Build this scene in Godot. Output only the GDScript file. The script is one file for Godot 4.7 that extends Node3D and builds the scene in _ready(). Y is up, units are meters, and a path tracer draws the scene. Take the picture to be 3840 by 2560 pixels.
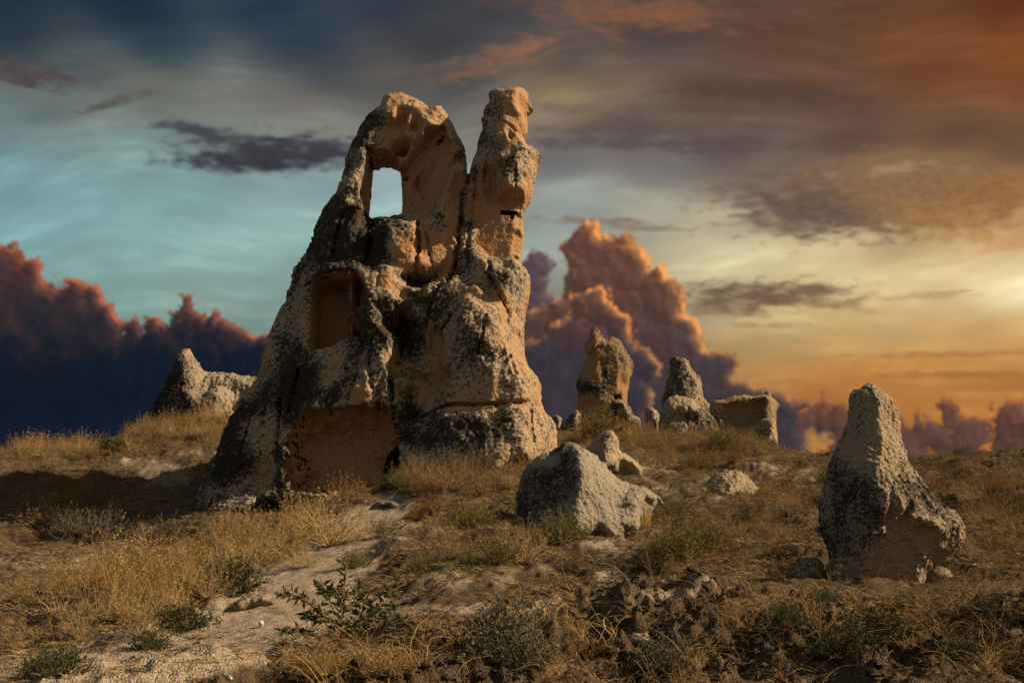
extends Node3D
# Tuff rock formation with carved rooms on a dry grassy slope at sunset.

const F := 3770.0            # focal length in pixels of the 3840 x 2560 photograph
const PITCH := 0.31067       # camera tilt upwards (17.8 degrees)
var cp := cos(PITCH)
var sp := sin(PITCH)
var used := {}
var T0 := 0

# ------------------------------------------------------------------ camera rays
func ray(px: float, py: float) -> Vector3:
	var x := (px - 1920.0) / F
	var y := (1280.0 - py) / F
	return Vector3(x, y * cp + sp, y * sp - cp)

func at(px: float, py: float, depth: float) -> Vector3:
	var r := ray(px, py)
	return r * (depth / -r.z)

func pix(p: Vector3) -> Vector2:
	var zz := p.y * sp - p.z * cp
	var yy := p.y * cp + p.z * sp
	if zz < 0.05:
		return Vector2(1920.0, 9999.0)
	return Vector2(1920.0 + F * p.x / zz, 1280.0 - F * yy / zz)

func zm(pts: Array, x0: float, y0: float, s: float) -> Array:
	var o := []
	for p in pts:
		var q: Array = p.duplicate()
		q[0] = x0 + p[0] / s
		q[1] = y0 + p[1] / s
		o.append(q)
	return o

func z1(p: Array) -> Array: return zm(p, 1050, 280, 1.912)
func z2(p: Array) -> Array: return zm(p, 700, 950, 1.568)
func z3(p: Array) -> Array: return zm(p, 2000, 1150, 2.352)
func z4(p: Array) -> Array: return zm(p, 2900, 1350, 1.7426)
func z5(p: Array) -> Array: return zm(p, 0, 1200, 1.568)
func z7(p: Array) -> Array: return zm(p, 1200, 1700, 1.68)
func z8(p: Array) -> Array: return zm(p, 2400, 1700, 1.633)

func stage(s: String) -> void:
	print("%6d ms  %s" % [Time.get_ticks_msec() - T0, s])

# ------------------------------------------------------------------ naming
func numbered(called: String) -> String:
	var n: int = used.get(called, 0)
	used[called] = n + 1
	return called if n == 0 else "%s_%03d" % [called, n]

func tag(o: Node, label: String, category: String, group := "", kind := "") -> void:
	if label: o.set_meta("label", label)
	if category: o.set_meta("category", category)
	if group: o.set_meta("group", group)
	if kind: o.set_meta("kind", kind)

func thing(called: String, pos: Vector3, label: String, category: String, group := "") -> Node3D:
	var o := Node3D.new()
	o.name = numbered(called)
	add_child(o)
	o.position = pos
	tag(o, label, category, group)
	return o

func part(parent: Node, called: String, m: Mesh, mat: Material) -> MeshInstance3D:
	var o := MeshInstance3D.new()
	o.name = called
	o.mesh = m
	o.material_override = mat
	parent.add_child(o, true)
	return o

func smax(a: float, b: float, k: float) -> float:
	var h := maxf(k - absf(a - b), 0.0) / k
	return maxf(a, b) + h * h * k * 0.25

func noise(freq: float, seed_: int, octaves := 3, kind := FastNoiseLite.TYPE_SIMPLEX_SMOOTH, fractal := FastNoiseLite.FRACTAL_FBM) -> FastNoiseLite:
	var n := FastNoiseLite.new()
	n.noise_type = kind
	n.frequency = freq
	n.seed = seed_
	n.fractal_type = fractal
	n.fractal_octaves = octaves
	return n

# ------------------------------------------------------------------ materials
func noise_tex(size: int, freq: float, octaves: int, seed_: int, lo: Color, hi: Color, kind := FastNoiseLite.TYPE_SIMPLEX_SMOOTH) -> NoiseTexture2D:
	var t := NoiseTexture2D.new()
	t.width = size
	t.height = size
	t.seamless = true
	t.generate_mipmaps = false
	t.noise = noise(freq, seed_, octaves, kind)
	var g := Gradient.new()
	g.set_color(0, lo)
	g.set_color(1, hi)
	t.color_ramp = g
	return t

var M := {}

func materials() -> void:
	var grain := noise_tex(1024, 0.03, 5, 11, Color(0.58, 0.57, 0.56), Color(1, 1, 1))
	var rough := noise_tex(1024, 0.012, 5, 12, Color(0, 0, 0), Color(1, 1, 1))
	for spec in [["rock", 0.7, 4.0], ["stone", 1.3, 2.2]]:
		var m := StandardMaterial3D.new()
		m.resource_name = spec[0]
		m.vertex_color_use_as_albedo = true
		m.albedo_texture = grain
		m.roughness = 0.96
		m.metallic_specular = 0.25
		m.uv1_triplanar = true
		m.uv1_world_triplanar = true
		m.uv1_scale = Vector3.ONE * float(spec[1])
		m.heightmap_enabled = true
		m.heightmap_texture = rough
		m.heightmap_scale = spec[2]
		M[spec[0]] = m
	var soil_grain := noise_tex(1024, 0.06, 5, 21, Color(0.5, 0.49, 0.48), Color(1, 1, 1))
	var soil_rough := noise_tex(1024, 0.05, 5, 22, Color(0, 0, 0), Color(1, 1, 1))
	var g := StandardMaterial3D.new()
	g.resource_name = "soil"
	g.vertex_color_use_as_albedo = true
	g.albedo_texture = soil_grain
	g.roughness = 1.0
	g.metallic_specular = 0.15
	g.uv1_triplanar = true
	g.uv1_world_triplanar = true
	g.uv1_scale = Vector3.ONE * 0.8
	g.heightmap_enabled = true
	g.heightmap_texture = soil_rough
	g.heightmap_scale = 3.0
	M.soil = g
	var plant := StandardMaterial3D.new()
	plant.resource_name = "plant"
	plant.vertex_color_use_as_albedo = true
	plant.roughness = 0.8
	plant.metallic_specular = 0.2
	plant.backlight_enabled = true
	plant.backlight = Color(0.35, 0.32, 0.25)
	plant.cull_mode = BaseMaterial3D.CULL_DISABLED
	M.plant = plant
	var twig := StandardMaterial3D.new()
	twig.resource_name = "twig"
	twig.vertex_color_use_as_albedo = true
	twig.roughness = 0.9
	M.twig = twig

# ------------------------------------------------------------------ sky
func sky_base(az: float, el: float, ctrl: Array) -> Vector3:
	var sum := Vector3.ZERO
	var w := 0.0
	for c in ctrl:
		var da: float = absf(az - c[0])
		if da > 180.0: da = 360.0 - da
		da *= 0.55
		var de: float = el - c[1]
		var k := 1.0 / pow(da * da + de * de + 1.2, 1.9)
		sum += c[2] * k
		w += k
	return sum / w

func grey_off(c: Vector3, much := 0.18) -> Vector3:
	return c.lerp(Vector3.ONE * (c.x + c.y + c.z) / 3.0, much)

func build_sky() -> Image:
	# colours of the open sky, [x, y] in a 2352 px wide view of the photograph
	var raw := [
		[0,0,34,48,62],[300,0,30,46,62],[600,0,38,52,68],[900,0,48,56,68],[1150,0,60,60,68],[1500,0,88,70,66],[1750,0,92,64,54],[2000,0,95,60,42],[2352,0,98,50,26],
		[0,90,44,56,66],[350,100,42,58,72],[700,90,42,55,69],[1000,80,60,62,70],[1500,90,78,66,64],[1800,90,100,66,48],[2100,90,118,68,36],[2352,110,128,68,30],
		[60,215,92,100,98],[200,165,75,82,84],[330,190,104,106,96],[500,225,112,110,98],[700,225,112,106,94],[720,170,62,68,76],[900,170,88,84,80],[1050,140,72,70,74],[1300,150,82,72,68],
		[1300,210,150,124,86],[1450,215,128,104,80],[1650,190,96,72,60],[1900,170,100,66,50],[2150,170,120,70,40],[2352,200,125,70,40],
		[0,270,98,122,124],[250,255,112,122,114],[500,280,112,120,112],[750,280,118,116,106],
		[0,380,88,128,134],[300,340,100,132,132],[420,440,98,140,142],[150,450,92,136,140],[700,420,112,146,146],
		[1280,280,118,100,82],[1450,270,88,76,74],[1700,260,90,70,64],[1700,330,84,70,68],[1950,300,94,70,58],[2200,300,104,74,54],[2352,320,108,76,54],
		[1280,360,98,96,98],[1500,390,100,96,94],[1750,400,104,92,82],
		[1300,460,124,134,128],[1500,480,140,136,116],[1650,520,160,150,120],[1280,540,122,134,126],[1850,440,110,90,72],[2100,420,140,104,66],[2300,440,160,112,64],
		[880,430,120,148,150],
		[0,520,92,138,140],[300,520,100,142,142],[600,520,112,150,146],[250,640,100,138,134],[550,640,108,142,136],[450,700,108,138,128],[600,740,100,128,120],
		[1700,590,176,166,126],[1900,580,182,162,118],[2100,580,178,146,98],[2352,540,178,130,78],[2352,600,224,196,136],[2100,630,206,184,134],
		[2352,668,255,244,200],[2290,668,248,224,168],[2150,670,214,184,128],[1950,640,190,172,126],
		[1650,700,150,136,104],[1800,720,180,156,104],[2000,730,190,156,100],[2200,740,212,170,100],[2352,740,226,178,104],
		[1700,790,176,142,88],[1950,790,190,148,84],[2200,800,198,144,74],[2352,810,196,136,66],
		[1750,860,176,122,62],[2000,860,182,118,50],[2200,870,184,118,48],[2352,880,184,116,46],
		[1900,900,176,104,44],[2100,920,184,112,46],[2300,930,190,118,48],[2200,1000,176,104,44],
		[0,1000,24,40,60],[100,900,16,30,50],[300,900,20,32,50],[1300,850,62,56,66],[1500,850,84,60,58],
	]
	var ctrl := []
	for c in raw:
		var d := ray(c[0] * 1.63265, c[1] * 1.63265).normalized()
		ctrl.append([rad_to_deg(atan2(d.x, -d.z)), rad_to_deg(asin(d.y)), grey_off(Vector3(c[2], c[3], c[4]) / 255.0, 0.0 if c[1] < 200 and c[0] < 1000 else 0.30 if c[0] < 1200 else 0.15) * (1.04 + 0.22 * exp(-pow((c[1] - 540.0) / 240.0, 2.0)) * (1.0 - smoothstep(1900.0, 2250.0, c[0])))])
	for c in [[-90,12,112,136,138],[-90,30,104,122,124],[-135,20,122,134,136],[180,12,150,142,130],[180,30,128,126,122],[135,20,160,140,110],[90,12,206,162,104],[90,30,150,116,80],[-90,55,60,70,84],[180,55,72,78,88],[90,55,92,76,66],[0,88,52,60,72],[-45,55,44,56,70],[45,55,84,66,54],[-50,15,72,98,106],[-50,26,96,128,132],[52,15,214,160,92],[52,28,146,104,64]]:
		ctrl.append([c[0], c[1], Vector3(c[2], c[3], c[4]) / 255.0])
	# whole sphere, coarse, with drifting streaks of cloud
	var streak := noise(0.035, 5, 4)
	var lw := 160
	var low := Image.create(lw, 80, false, Image.FORMAT_RGB8)
	for j in 80:
		var el := 90.0 - (j + 0.5) * 180.0 / 80.0
		for i in lw:
			var az := (i + 0.5) * 360.0 / lw - 180.0
			var c := sky_base(az, maxf(el, 1.0), ctrl)
			if el > 0.0:
				var a := deg_to_rad(az)
				var n := streak.get_noise_3d(sin(a) * 60.0, el * 3.0, cos(a) * 60.0)
				c *= 1.0 + 0.3 * n
			low.set_pixel(i, j, Color(c.x, c.y, c.z))
	low.resize(4096, 2048, Image.INTERPOLATE_CUBIC)
	# the part in view, at full resolution
	var px_deg := 4096.0 / 360.0
	var i0 := int((180.0 - 43.0) * px_deg)
	var j0 := int((90.0 - 39.0) * px_deg)
	var w := int(86.0 * px_deg)
	var h := int(36.0 * px_deg)
	var cw := 130
	var ch := 50
	var coarse := Image.create(cw, ch, false, Image.FORMAT_RGBF)
	for j in ch:
		for i in cw:
			var c := sky_base((i0 + (i + 0.5) * w / cw) / px_deg - 180.0, 90.0 - (j0 + (j + 0.5) * h / ch) / px_deg, ctrl)
			coarse.set_pixel(i, j, Color(c.x, c.y, c.z))
	coarse.resize(w, h, Image.INTERPOLATE_CUBIC)
	var buf: PackedFloat32Array = coarse.get_data().to_float32_array()
	var qx := PackedFloat32Array(); qx.resize(w * h)
	var qy := PackedFloat32Array(); qy.resize(w * h)
	var wisp := noise(0.0035, 31, 4)
	var wisp2 := noise(0.02, 32, 4)
	var bend := noise(0.0012, 33, 1)
	for j in h:
		var el := deg_to_rad(90.0 - (j0 + j + 0.5) / px_deg)
		for i in w:
			var az := deg_to_rad((i0 + i + 0.5) / px_deg - 180.0)
			var p := pix(Vector3(sin(az) * cos(el), sin(el), -cos(az) * cos(el)) * 100.0) / 1.63265
			var at_ := j * w + i
			qx[at_] = p.x
			qy[at_] = p.y
			# long thin veils drawn out along the horizon
			var tilt := p.y + p.x * 0.06 + bend.get_noise_2d(p.x, p.y) * 60.0
			var broad := wisp.get_noise_2d(p.x * 0.5, tilt * 2.0)
			var n := broad * 0.7 + wisp2.get_noise_2d(p.x * 0.3, tilt * 1.6) * 0.5 * clampf(broad * 1.6 + 0.35, 0.0, 1.0)
			var k := 1.0 + 0.2 * n
			buf[at_ * 3] *= k
			buf[at_ * 3 + 1] *= k * (1.0 + 0.02 * n)
			buf[at_ * 3 + 2] *= k
	var field := {"w": w, "h": h, "qx": qx, "qy": qy, "buf": buf}
	# streaks: x, y, rx, ry, slope, colour, opacity
	for s in [
		[40,172,150,44,0.05,84,72,74,1.0],[20,200,90,18,0,96,74,70,0.8],[130,215,60,10,-0.1,80,72,74,0.7],[250,240,110,13,-0.25,86,80,76,0.8],[320,215,40,7,-0.1,86,80,76,0.7],
		[60,285,90,10,0,104,96,92,0.5],[10,310,40,9,0.1,98,84,80,0.7],
		[640,350,230,46,-0.02,60,60,70,1.0],[580,372,190,22,0,58,58,68,1.0],[480,310,130,22,0.2,68,70,78,0.95],[420,295,60,10,0.1,70,74,82,0.7],[730,335,90,16,0,66,64,74,0.7],
		[1150,132,160,40,-0.3,136,94,72,0.8],[1220,110,60,16,-0.3,150,98,68,0.8],[980,160,90,22,-0.1,112,86,76,0.5],[1060,170,60,12,-0.4,126,88,70,0.6],
		[1430,30,260,36,0.1,150,88,56,0.75],[1560,20,120,28,-0.1,156,90,54,0.6],[1400,80,40,20,0.3,140,88,62,0.6],[1150,10,90,20,0.1,90,66,64,0.5],
		[1500,330,330,20,0.02,84,72,74,0.6],[1450,300,250,18,0,92,78,74,0.5],[1330,250,150,14,0,112,92,78,0.4],[1800,215,300,26,0.04,80,62,58,0.45],[1600,270,220,14,0.03,128,106,80,0.35],
		[1980,450,300,95,-0.05,112,86,68,0.95],[2080,430,220,80,0.05,150,106,68,0.9],[2020,400,110,40,-0.2,146,106,72,0.7],[1900,490,200,44,0.1,104,84,72,0.8],[2150,500,200,50,0.1,170,116,60,0.7],[2280,450,140,50,0.1,156,104,56,0.7],[2060,385,80,14,-0.15,176,140,92,0.7],[1800,520,120,22,0.1,120,100,82,0.6],[2300,560,150,26,0,206,150,84,0.5],
		[1360,508,150,12,0.02,132,108,92,0.7],[1480,525,110,9,0,128,106,90,0.6],
		[1740,680,230,36,-0.03,122,96,72,1.0],[1880,665,70,14,0,126,98,70,0.7],[1660,715,110,14,0.05,136,108,76,0.7],[1900,700,110,14,0.1,150,116,74,0.6],[2150,678,120,10,-0.05,190,146,92,0.6],[2240,672,70,6,0,176,134,84,0.6],[1780,748,110,8,0,162,126,82,0.5],
		[1950,845,260,9,-0.02,206,136,54,0.6],[2150,815,260,9,-0.02,170,108,48,0.5],[2200,860,220,10,0,160,96,42,0.5],[1850,880,160,10,0,190,122,52,0.5],[2250,905,150,9,0,214,138,56,0.6],
	]:
		stamp_streak(field, s)
	# heaped clouds: puffs x, y, r
	var left := []
	for q in [[-20,640,85],[20,690,90],[60,640,50],[90,700,70],[150,710,62],[195,720,58],[225,745,48],[120,780,90],[260,790,60],[310,800,56],[350,790,46],[350,752,20],[385,770,24],[400,830,80],[420,715,26],[432,745,34],[470,770,48],[490,735,26],[525,785,50],[545,765,22],[580,800,46],[610,815,48],[640,850,60],[0,800,120],[200,860,140],[400,900,140],[600,920,130],[40,950,150],[250,980,150],[-40,1000,150],[500,980,120],[-30,580,30],[-120,660,120],[-200,760,160],[-120,900,160]]: left.append(q)
	for i in 16:
		var fx := -280.0 - i * 75.0
		left.append([fx, 720.0 + 90.0 * sin(i * 1.9), 130.0 + 30.0 * sin(i * 2.7)])
		left.append([fx, 930.0, 190.0])
	cumulus(field, left, Vector2(0.55, -0.83), 26.0, [Vector3(176,90,56), Vector3(98,58,50), Vector3(62,48,52), Vector3(17,29,46)], 380.0, 41, 26.0)
	var lobe := []
	for q in [[1236,612,32],[1215,640,40],[1240,650,30],[1215,700,56],[1250,720,40],[1200,790,80]]: lobe.append(q)
	cumulus(field, lobe, Vector2(0.9, -0.4), 14.0, [Vector3(128,96,88), Vector3(92,74,78), Vector3(84,68,74), Vector3(70,62,72)], 200.0, 45, 14.0)
	var tower := []
	for q in [[1330,575,46],[1360,560,44],[1400,580,52],[1430,575,44],[1440,630,70],[1380,660,80],[1330,640,36],[1490,650,48],[1505,690,60],[1420,740,110],[1530,720,50],[1550,770,54],[1490,820,110],[1580,800,44],[1600,850,60],[1300,760,80],[1240,760,60],[1230,850,70],[1350,850,120],[1500,920,120],[1640,850,40],[1665,830,26],[1640,900,60],[1700,910,44],[1740,930,40],[1600,960,90],[1800,945,40],[1850,955,36],[1300,950,110],[1700,990,70],[1900,965,34],[1800,1010,60],[1250,1000,80],[1950,1000,40]]: tower.append(q)
	cumulus(field, tower, Vector2(0.96, -0.28), 26.0, [Vector3(240,150,70), Vector3(118,74,58), Vector3(92,64,58), Vector3(64,57,64)], 430.0, 42, 16.0)
	var front := []
	for q in [[1340,700,34],[1370,690,30],[1390,720,36],[1410,750,34],[1430,765,30],[1440,800,34],[1475,835,32],[1495,845,22],[1400,830,70],[1330,800,80],[1270,850,80],[1420,900,80],[1320,920,90]]: front.append(q)
	cumulus(field, front, Vector2(0.9, -0.44), 18.0, [Vector3(244,146,64), Vector3(104,70,60), Vector3(86,60,58), Vector3(62,54,64)], 170.0, 43, 12.0)
	var lows := []
	for q in [[1850,960,30],[1900,950,34],[1940,965,34],[1890,925,10],[1990,985,40],[2060,990,36],[2110,975,22],[2150,1000,34],[2180,955,24],[2200,985,26],[2240,990,36],[2265,965,18],[2310,950,26],[2330,935,20],[2350,980,40],[2400,960,50],[2320,1010,50],[2200,1030,60],[2080,1030,60],[1960,1030,60],[2380,1030,60],[2500,980,80]]: lows.append(q)
	for i in 18:
		lows.append([2560.0 + i * 70.0, 985.0 + 26.0 * sin(i * 2.1), 46.0 + 20.0 * sin(i * 1.3)])
		lows.append([2540.0 + i * 70.0, 1050.0, 70.0])
	cumulus(field, lows, Vector2(0.3, -0.95), 12.0, [Vector3(158,90,54), Vector3(122,76,56), Vector3(108,68,54), Vector3(98,66,60)], 90.0, 44, 26.0)
	var crop := Image.create(w, h, false, Image.FORMAT_RGB8)
	var out: PackedFloat32Array = field.buf
	for j in h:
		for i in w:
			var q := (j * w + i) * 3
			var c := Color(clampf(out[q], 0, 1), clampf(out[q + 1], 0, 1), clampf(out[q + 2], 0, 1))
			var e := minf(minf(i, w - 1 - i), minf(j, h - 1 - j)) / 40.0
			if e < 1.0:
				c = low.get_pixel(i0 + i, j0 + j).lerp(c, e)
			crop.set_pixel(i, j, c)
	low.blit_rect(crop, Rect2i(0, 0, w, h), Vector2i(i0, j0))
	# the panorama begins straight ahead (-z)
	var turned := Image.create(4096, 2048, false, Image.FORMAT_RGB8)
	turned.blit_rect(low, Rect2i(2048, 0, 2048, 2048), Vector2i(0, 0))
	turned.blit_rect(low, Rect2i(0, 0, 2048, 2048), Vector2i(2048, 0))
	return turned

func stamp_streak(f: Dictionary, s: Array) -> void:
	var w: int = f.w
	var h: int = f.h
	var qx: PackedFloat32Array = f.qx
	var qy: PackedFloat32Array = f.qy
	var buf: PackedFloat32Array = f.buf
	var n1 := noise(0.016, 70 + int(s[0]) % 50, 4)
	var c := grey_off(Vector3(s[5], s[6], s[7]) / 255.0)
	for j in h:
		if absf(qy[j * w + w / 2] - s[1]) > s[3] * 2.2 + absf(s[4]) * s[2] * 1.5 + 60.0: continue
		for i in w:
			var k := j * w + i
			var x: float = (qx[k] - s[0]) / s[2]
			x *= 0.8
			if absf(x) > 1.7: continue
			var y: float = (qy[k] - s[1] - s[4] * (qx[k] - s[0])) / s[3] * 0.8
			if absf(y) > 1.9: continue
			var n := n1.get_noise_2d(qx[k] * 0.8, qy[k] * 2.2)
			var d := 1.0 - sqrt(x * x + y * y) + n * 0.6
			if d <= 0.0: continue
			var a: float = smoothstep(0.0, 0.85, d) * s[8]
			var tone := 1.0 + 0.12 * n1.get_noise_2d(qx[k] * 2.0 + 500.0, qy[k] * 5.0)
			buf[k * 3] = lerpf(buf[k * 3], c.x * tone, a)
			buf[k * 3 + 1] = lerpf(buf[k * 3 + 1], c.y * tone, a)
			buf[k * 3 + 2] = lerpf(buf[k * 3 + 2], c.z * tone, a)
	f.buf = buf

func cumulus(f: Dictionary, puffs: Array, towards: Vector2, reach: float, tones: Array, deep: float, seed_: int, warp: float) -> void:
	# density of the heap, then how near its lit rim each point lies
	var w: int = f.w
	var h: int = f.h
	var qx: PackedFloat32Array = f.qx
	var qy: PackedFloat32Array = f.qy
	var buf: PackedFloat32Array = f.buf
	var dens := PackedFloat32Array(); dens.resize(w * h); dens.fill(-14.0)
	var na := noise(0.014, seed_, 5)
	var nb := noise(0.014, seed_ + 100, 5)
	var per := 1.63265 * F / 1.63265 / 1.63265 * PI / 180.0 / (4096.0 / 360.0)   # view pixels per sky pixel, about
	var x_lo := 1e9; var x_hi := -1e9; var y_lo := 1e9; var y_hi := -1e9
	for p in puffs:
		x_lo = minf(x_lo, p[0] - p[2] - 40); x_hi = maxf(x_hi, p[0] + p[2] + 40)
		y_lo = minf(y_lo, p[1] - p[2] - 40); y_hi = maxf(y_hi, p[1] + p[2] + 40)
	for j in h:
		for i in w:
			var k := j * w + i
			var x := qx[k]
			var y := qy[k]
			if x < x_lo or x > x_hi or y < y_lo or y > y_hi: continue
			var ax := x + na.get_noise_2d(x, y) * warp * 1.6
			var ay := y + nb.get_noise_2d(x, y) * warp * 1.6
			var best := -14.0
			for p in puffs:
				var dx: float = ax - p[0]
				var dy: float = ay - p[1]
				var r: float = p[2]
				if absf(dx) > r + 30.0 or absf(dy) > r + 30.0: continue
				var d := r - sqrt(dx * dx + dy * dy)
				if d > best: best = d
			dens[k] = best
	var heap := PackedFloat32Array(); heap.resize(w * h)
	var billow := noise(0.02, seed_ + 200, 3, FastNoiseLite.TYPE_CELLULAR)
	billow.cellular_return_type = FastNoiseLite.RETURN_DISTANCE
	for k in w * h:
		if dens[k] > -14.0:
			var wx := qx[k] + na.get_noise_2d(qx[k] * 2.0, qy[k] * 2.0) * 22.0
			var wy := qy[k] + nb.get_noise_2d(qx[k] * 2.0, qy[k] * 2.0) * 22.0
			heap[k] = sqrt(clampf(dens[k], 0.0, 60.0)) * 3.0 - billow.get_noise_2d(wx, wy) * 14.0
	var bx := 3 if towards.x > 0.2 else 1
	var by := -2
	var sx := int(round(towards.x * reach / per))
	var sy := int(round(towards.y * reach / per))
	var hx := int(round(towards.x * reach * 0.4 / per))
	var hy := int(round(towards.y * reach * 0.4 / per))
	var top := y_lo + 40.0
	for j in h:
		for i in w:
			var k := j * w + i
			var d := dens[k]
			if d <= -14.0: continue
			var fray := na.get_noise_2d(qx[k] * 3.0 + 300.0, qy[k] * 3.0) * 9.0
			var a := smoothstep(-7.0, 8.0, d + fray)
			if a <= 0.0: continue
			var i2 := clampi(i + sx, 0, w - 1)
			var j2 := clampi(j + sy, 0, h - 1)
			var i3 := clampi(i + hx, 0, w - 1)
			var j3 := clampi(j + hy, 0, h - 1)
			var far := clampf(dens[j2 * w + i2] / reach, -0.4, 1.2)
			var near := clampf(dens[j3 * w + i3] / reach, -0.3, 1.2)
			var lit := clampf(0.55 - far * 0.9, 0.0, 1.0) * 0.4 + clampf(0.5 - near * 1.1, 0.0, 1.0) * 1.0
			var n := na.get_noise_2d(qx[k] * 0.8 + 900.0, qy[k] * 0.8)
			var low := clampf((qy[k] - top) / deep + n * 0.25, 0.0, 1.0)
			var body: Vector3 = (tones[1] as Vector3).lerp(tones[2], clampf(low * 2.2, 0, 1)).lerp(tones[3], smoothstep(0.4, 1.0, low))
			lit = clampf(lit * (1.0 + n * 0.9) * (1.0 - 0.55 * low), 0.0, 1.0)
			var slope := heap[k] - heap[clampi(j + by, 0, h - 1) * w + clampi(i + bx, 0, w - 1)]
			var form := clampf(slope * 0.036, -0.25, 0.35)
			var c := grey_off(body.lerp(tones[0], clampf(lit + form * 0.45 * (1.0 - low), 0.0, 1.0)) / 255.0, 0.12) * (0.95 + 0.14 * n + form * 0.4)
			buf[k * 3] = lerpf(buf[k * 3], c.x, a)
			buf[k * 3 + 1] = lerpf(buf[k * 3 + 1], c.y, a)
			buf[k * 3 + 2] = lerpf(buf[k * 3 + 2], c.z, a)
	f.buf = buf

# ------------------------------------------------------------------ terrain
const GS := 150
const GT := 150
const S_MIN := -1.3
const S_MAX := 1.3
var T_MIN := log(0.4)
var T_MAX := log(500.0)
var base_h := PackedFloat32Array()
var n_big := noise(0.22, 101, 3)
var n_mid := noise(1.1, 102, 3)
var n_fine := noise(4.5, 103, 3)
var n_ridge := noise(0.9, 104, 4, FastNoiseLite.TYPE_SIMPLEX_SMOOTH, FastNoiseLite.FRACTAL_RIDGED)

func terrain_points() -> Array:
	var o := []
	for c in [
		[-700,1760,34],[0,1722,33],[200,1690,33],[400,1668,34],[560,1625,35],[700,1590,36],[900,1580,36],[1200,1590,38],[1700,1600,38],[2080,1612,37],[2300,1640,36],[2600,1650,36],[2800,1658,37],[2950,1692,36],[3060,1705,34],[3300,1715,32],[3500,1708,31],[3700,1712,30],[3840,1695,29],[4500,1690,28],
		[600,1850,28.5],[800,1930,25.7],[1050,1920,25.5],[1300,1860,26],[1450,1830,26.1],[1600,1790,25.4],[1850,1770,25.3],[2080,1750,26],[1500,1650,33],
		[100,1800,30],[400,1750,31],[650,1700,32],[100,1940,28],[400,1945,28.2],[600,1965,27],[0,2050,25.2],[300,2045,25.2],[600,2025,25],[750,1990,25.3],
		[0,2105,18.5],[330,2100,18],[150,2165,16.5],[0,2190,15.5],[600,2120,18],[900,2020,20.5],[1150,1950,22.5],[1350,1950,21.5],[1500,1900,22.5],[1700,1850,23],
		[1000,2180,15],[1300,2080,17],[1600,2030,17.5],[1900,2020,18],[2100,2020,18.3],[2300,2010,18.5],[2450,1980,19.5],
		[700,2250,13.5],[300,2250,14.2],[0,2240,14.3],[1000,2300,12.3],[1300,2200,14],[1700,2150,14.6],[2000,2150,14.8],[2300,2120,15.5],[2600,2100,15.8],
		[0,2350,11.5],[300,2380,11],[600,2400,10.7],[900,2400,10.6],[1300,2330,11.4],[1600,2290,11.8],[1900,2255,12.2],[2200,2235,12.6],[2500,2215,12.7],[2800,2200,12.6],[3100,2185,12.6],[3500,2178,12.7],[3840,2180,12.6],[4500,2180,12.6],
		[1700,2340,10.2],[2000,2300,10.3],[2300,2250,10.5],[2700,2206,10.9],[3100,2195,11],[3500,2190,11],[3840,2190,11],
		[1500,2500,8.6],[2000,2450,9],[2400,2400,9.2],[2900,2380,9.2],[3400,2380,9.2],[3840,2380,9.2],[4500,2380,9.2],
		[0,2560,8.3],[700,2560,8.2],[1400,2560,8],[2000,2560,8],[2600,2560,8.1],[3200,2560,8.2],[3840,2560,8.2],[-700,2560,8.3],[-700,2300,13],[-700,2050,20],[-700,1850,28],
		[0,2950,5.5],[1900,2950,5.5],[3840,2950,5.5],
		[2600,1950,20],[2900,1850,23.5],[3000,1950,20],[2800,2050,17.5],[3100,2080,15.5],[3650,2100,15],[3840,2100,15],[3600,1950,19.5],[3840,1900,20],[3500,1850,23],[3800,1790,25],[2700,1800,26],[2500,1800,26.5],[2400,1730,30],[2700,1720,31],[2200,1720,28],[4500,1850,22],
	]:
		o.append(at(c[0], c[1], c[2]))
	for px in [-700, 300, 1200, 2300, 2700, 3300, 4500]:
		var r := at(px, 1720 if px < 100 else 1650 if px < 3000 else 1710, 35.0)
		for e in [[50.0, 0.0 if px > 1500 and px < 3000 else -1.6], [80.0, -4.0], [160.0, -9.0], [450.0, -24.0]]:
			o.append(Vector3(r.x / 35.0 * e[0], r.y + e[1], -e[0]))
	for q in [[1150.0, 1880.0], [1300.0, 1860.0], [1430.0, 1835.0]]:
		var w := at(q[0], q[1], 26.0)
		for d in [27.2, 28.2]: o.append(Vector3(w.x * d / 26.0, w.y + 0.05, -d))
	for x in [-4.0, 0.0, 4.0]:
		o.append(Vector3(x, -1.5, -2.0))
		o.append(Vector3(x, -1.6, 4.0))
	return o

func st(x: float, z: float) -> Vector2:
	var d := maxf(-z + 6.0, 0.41)
	return Vector2(x / d, log(d))

func rbf(r2: float) -> float:
	return r2 * log(r2 + 1e-9) if r2 > 1e-9 else 0.0

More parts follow.
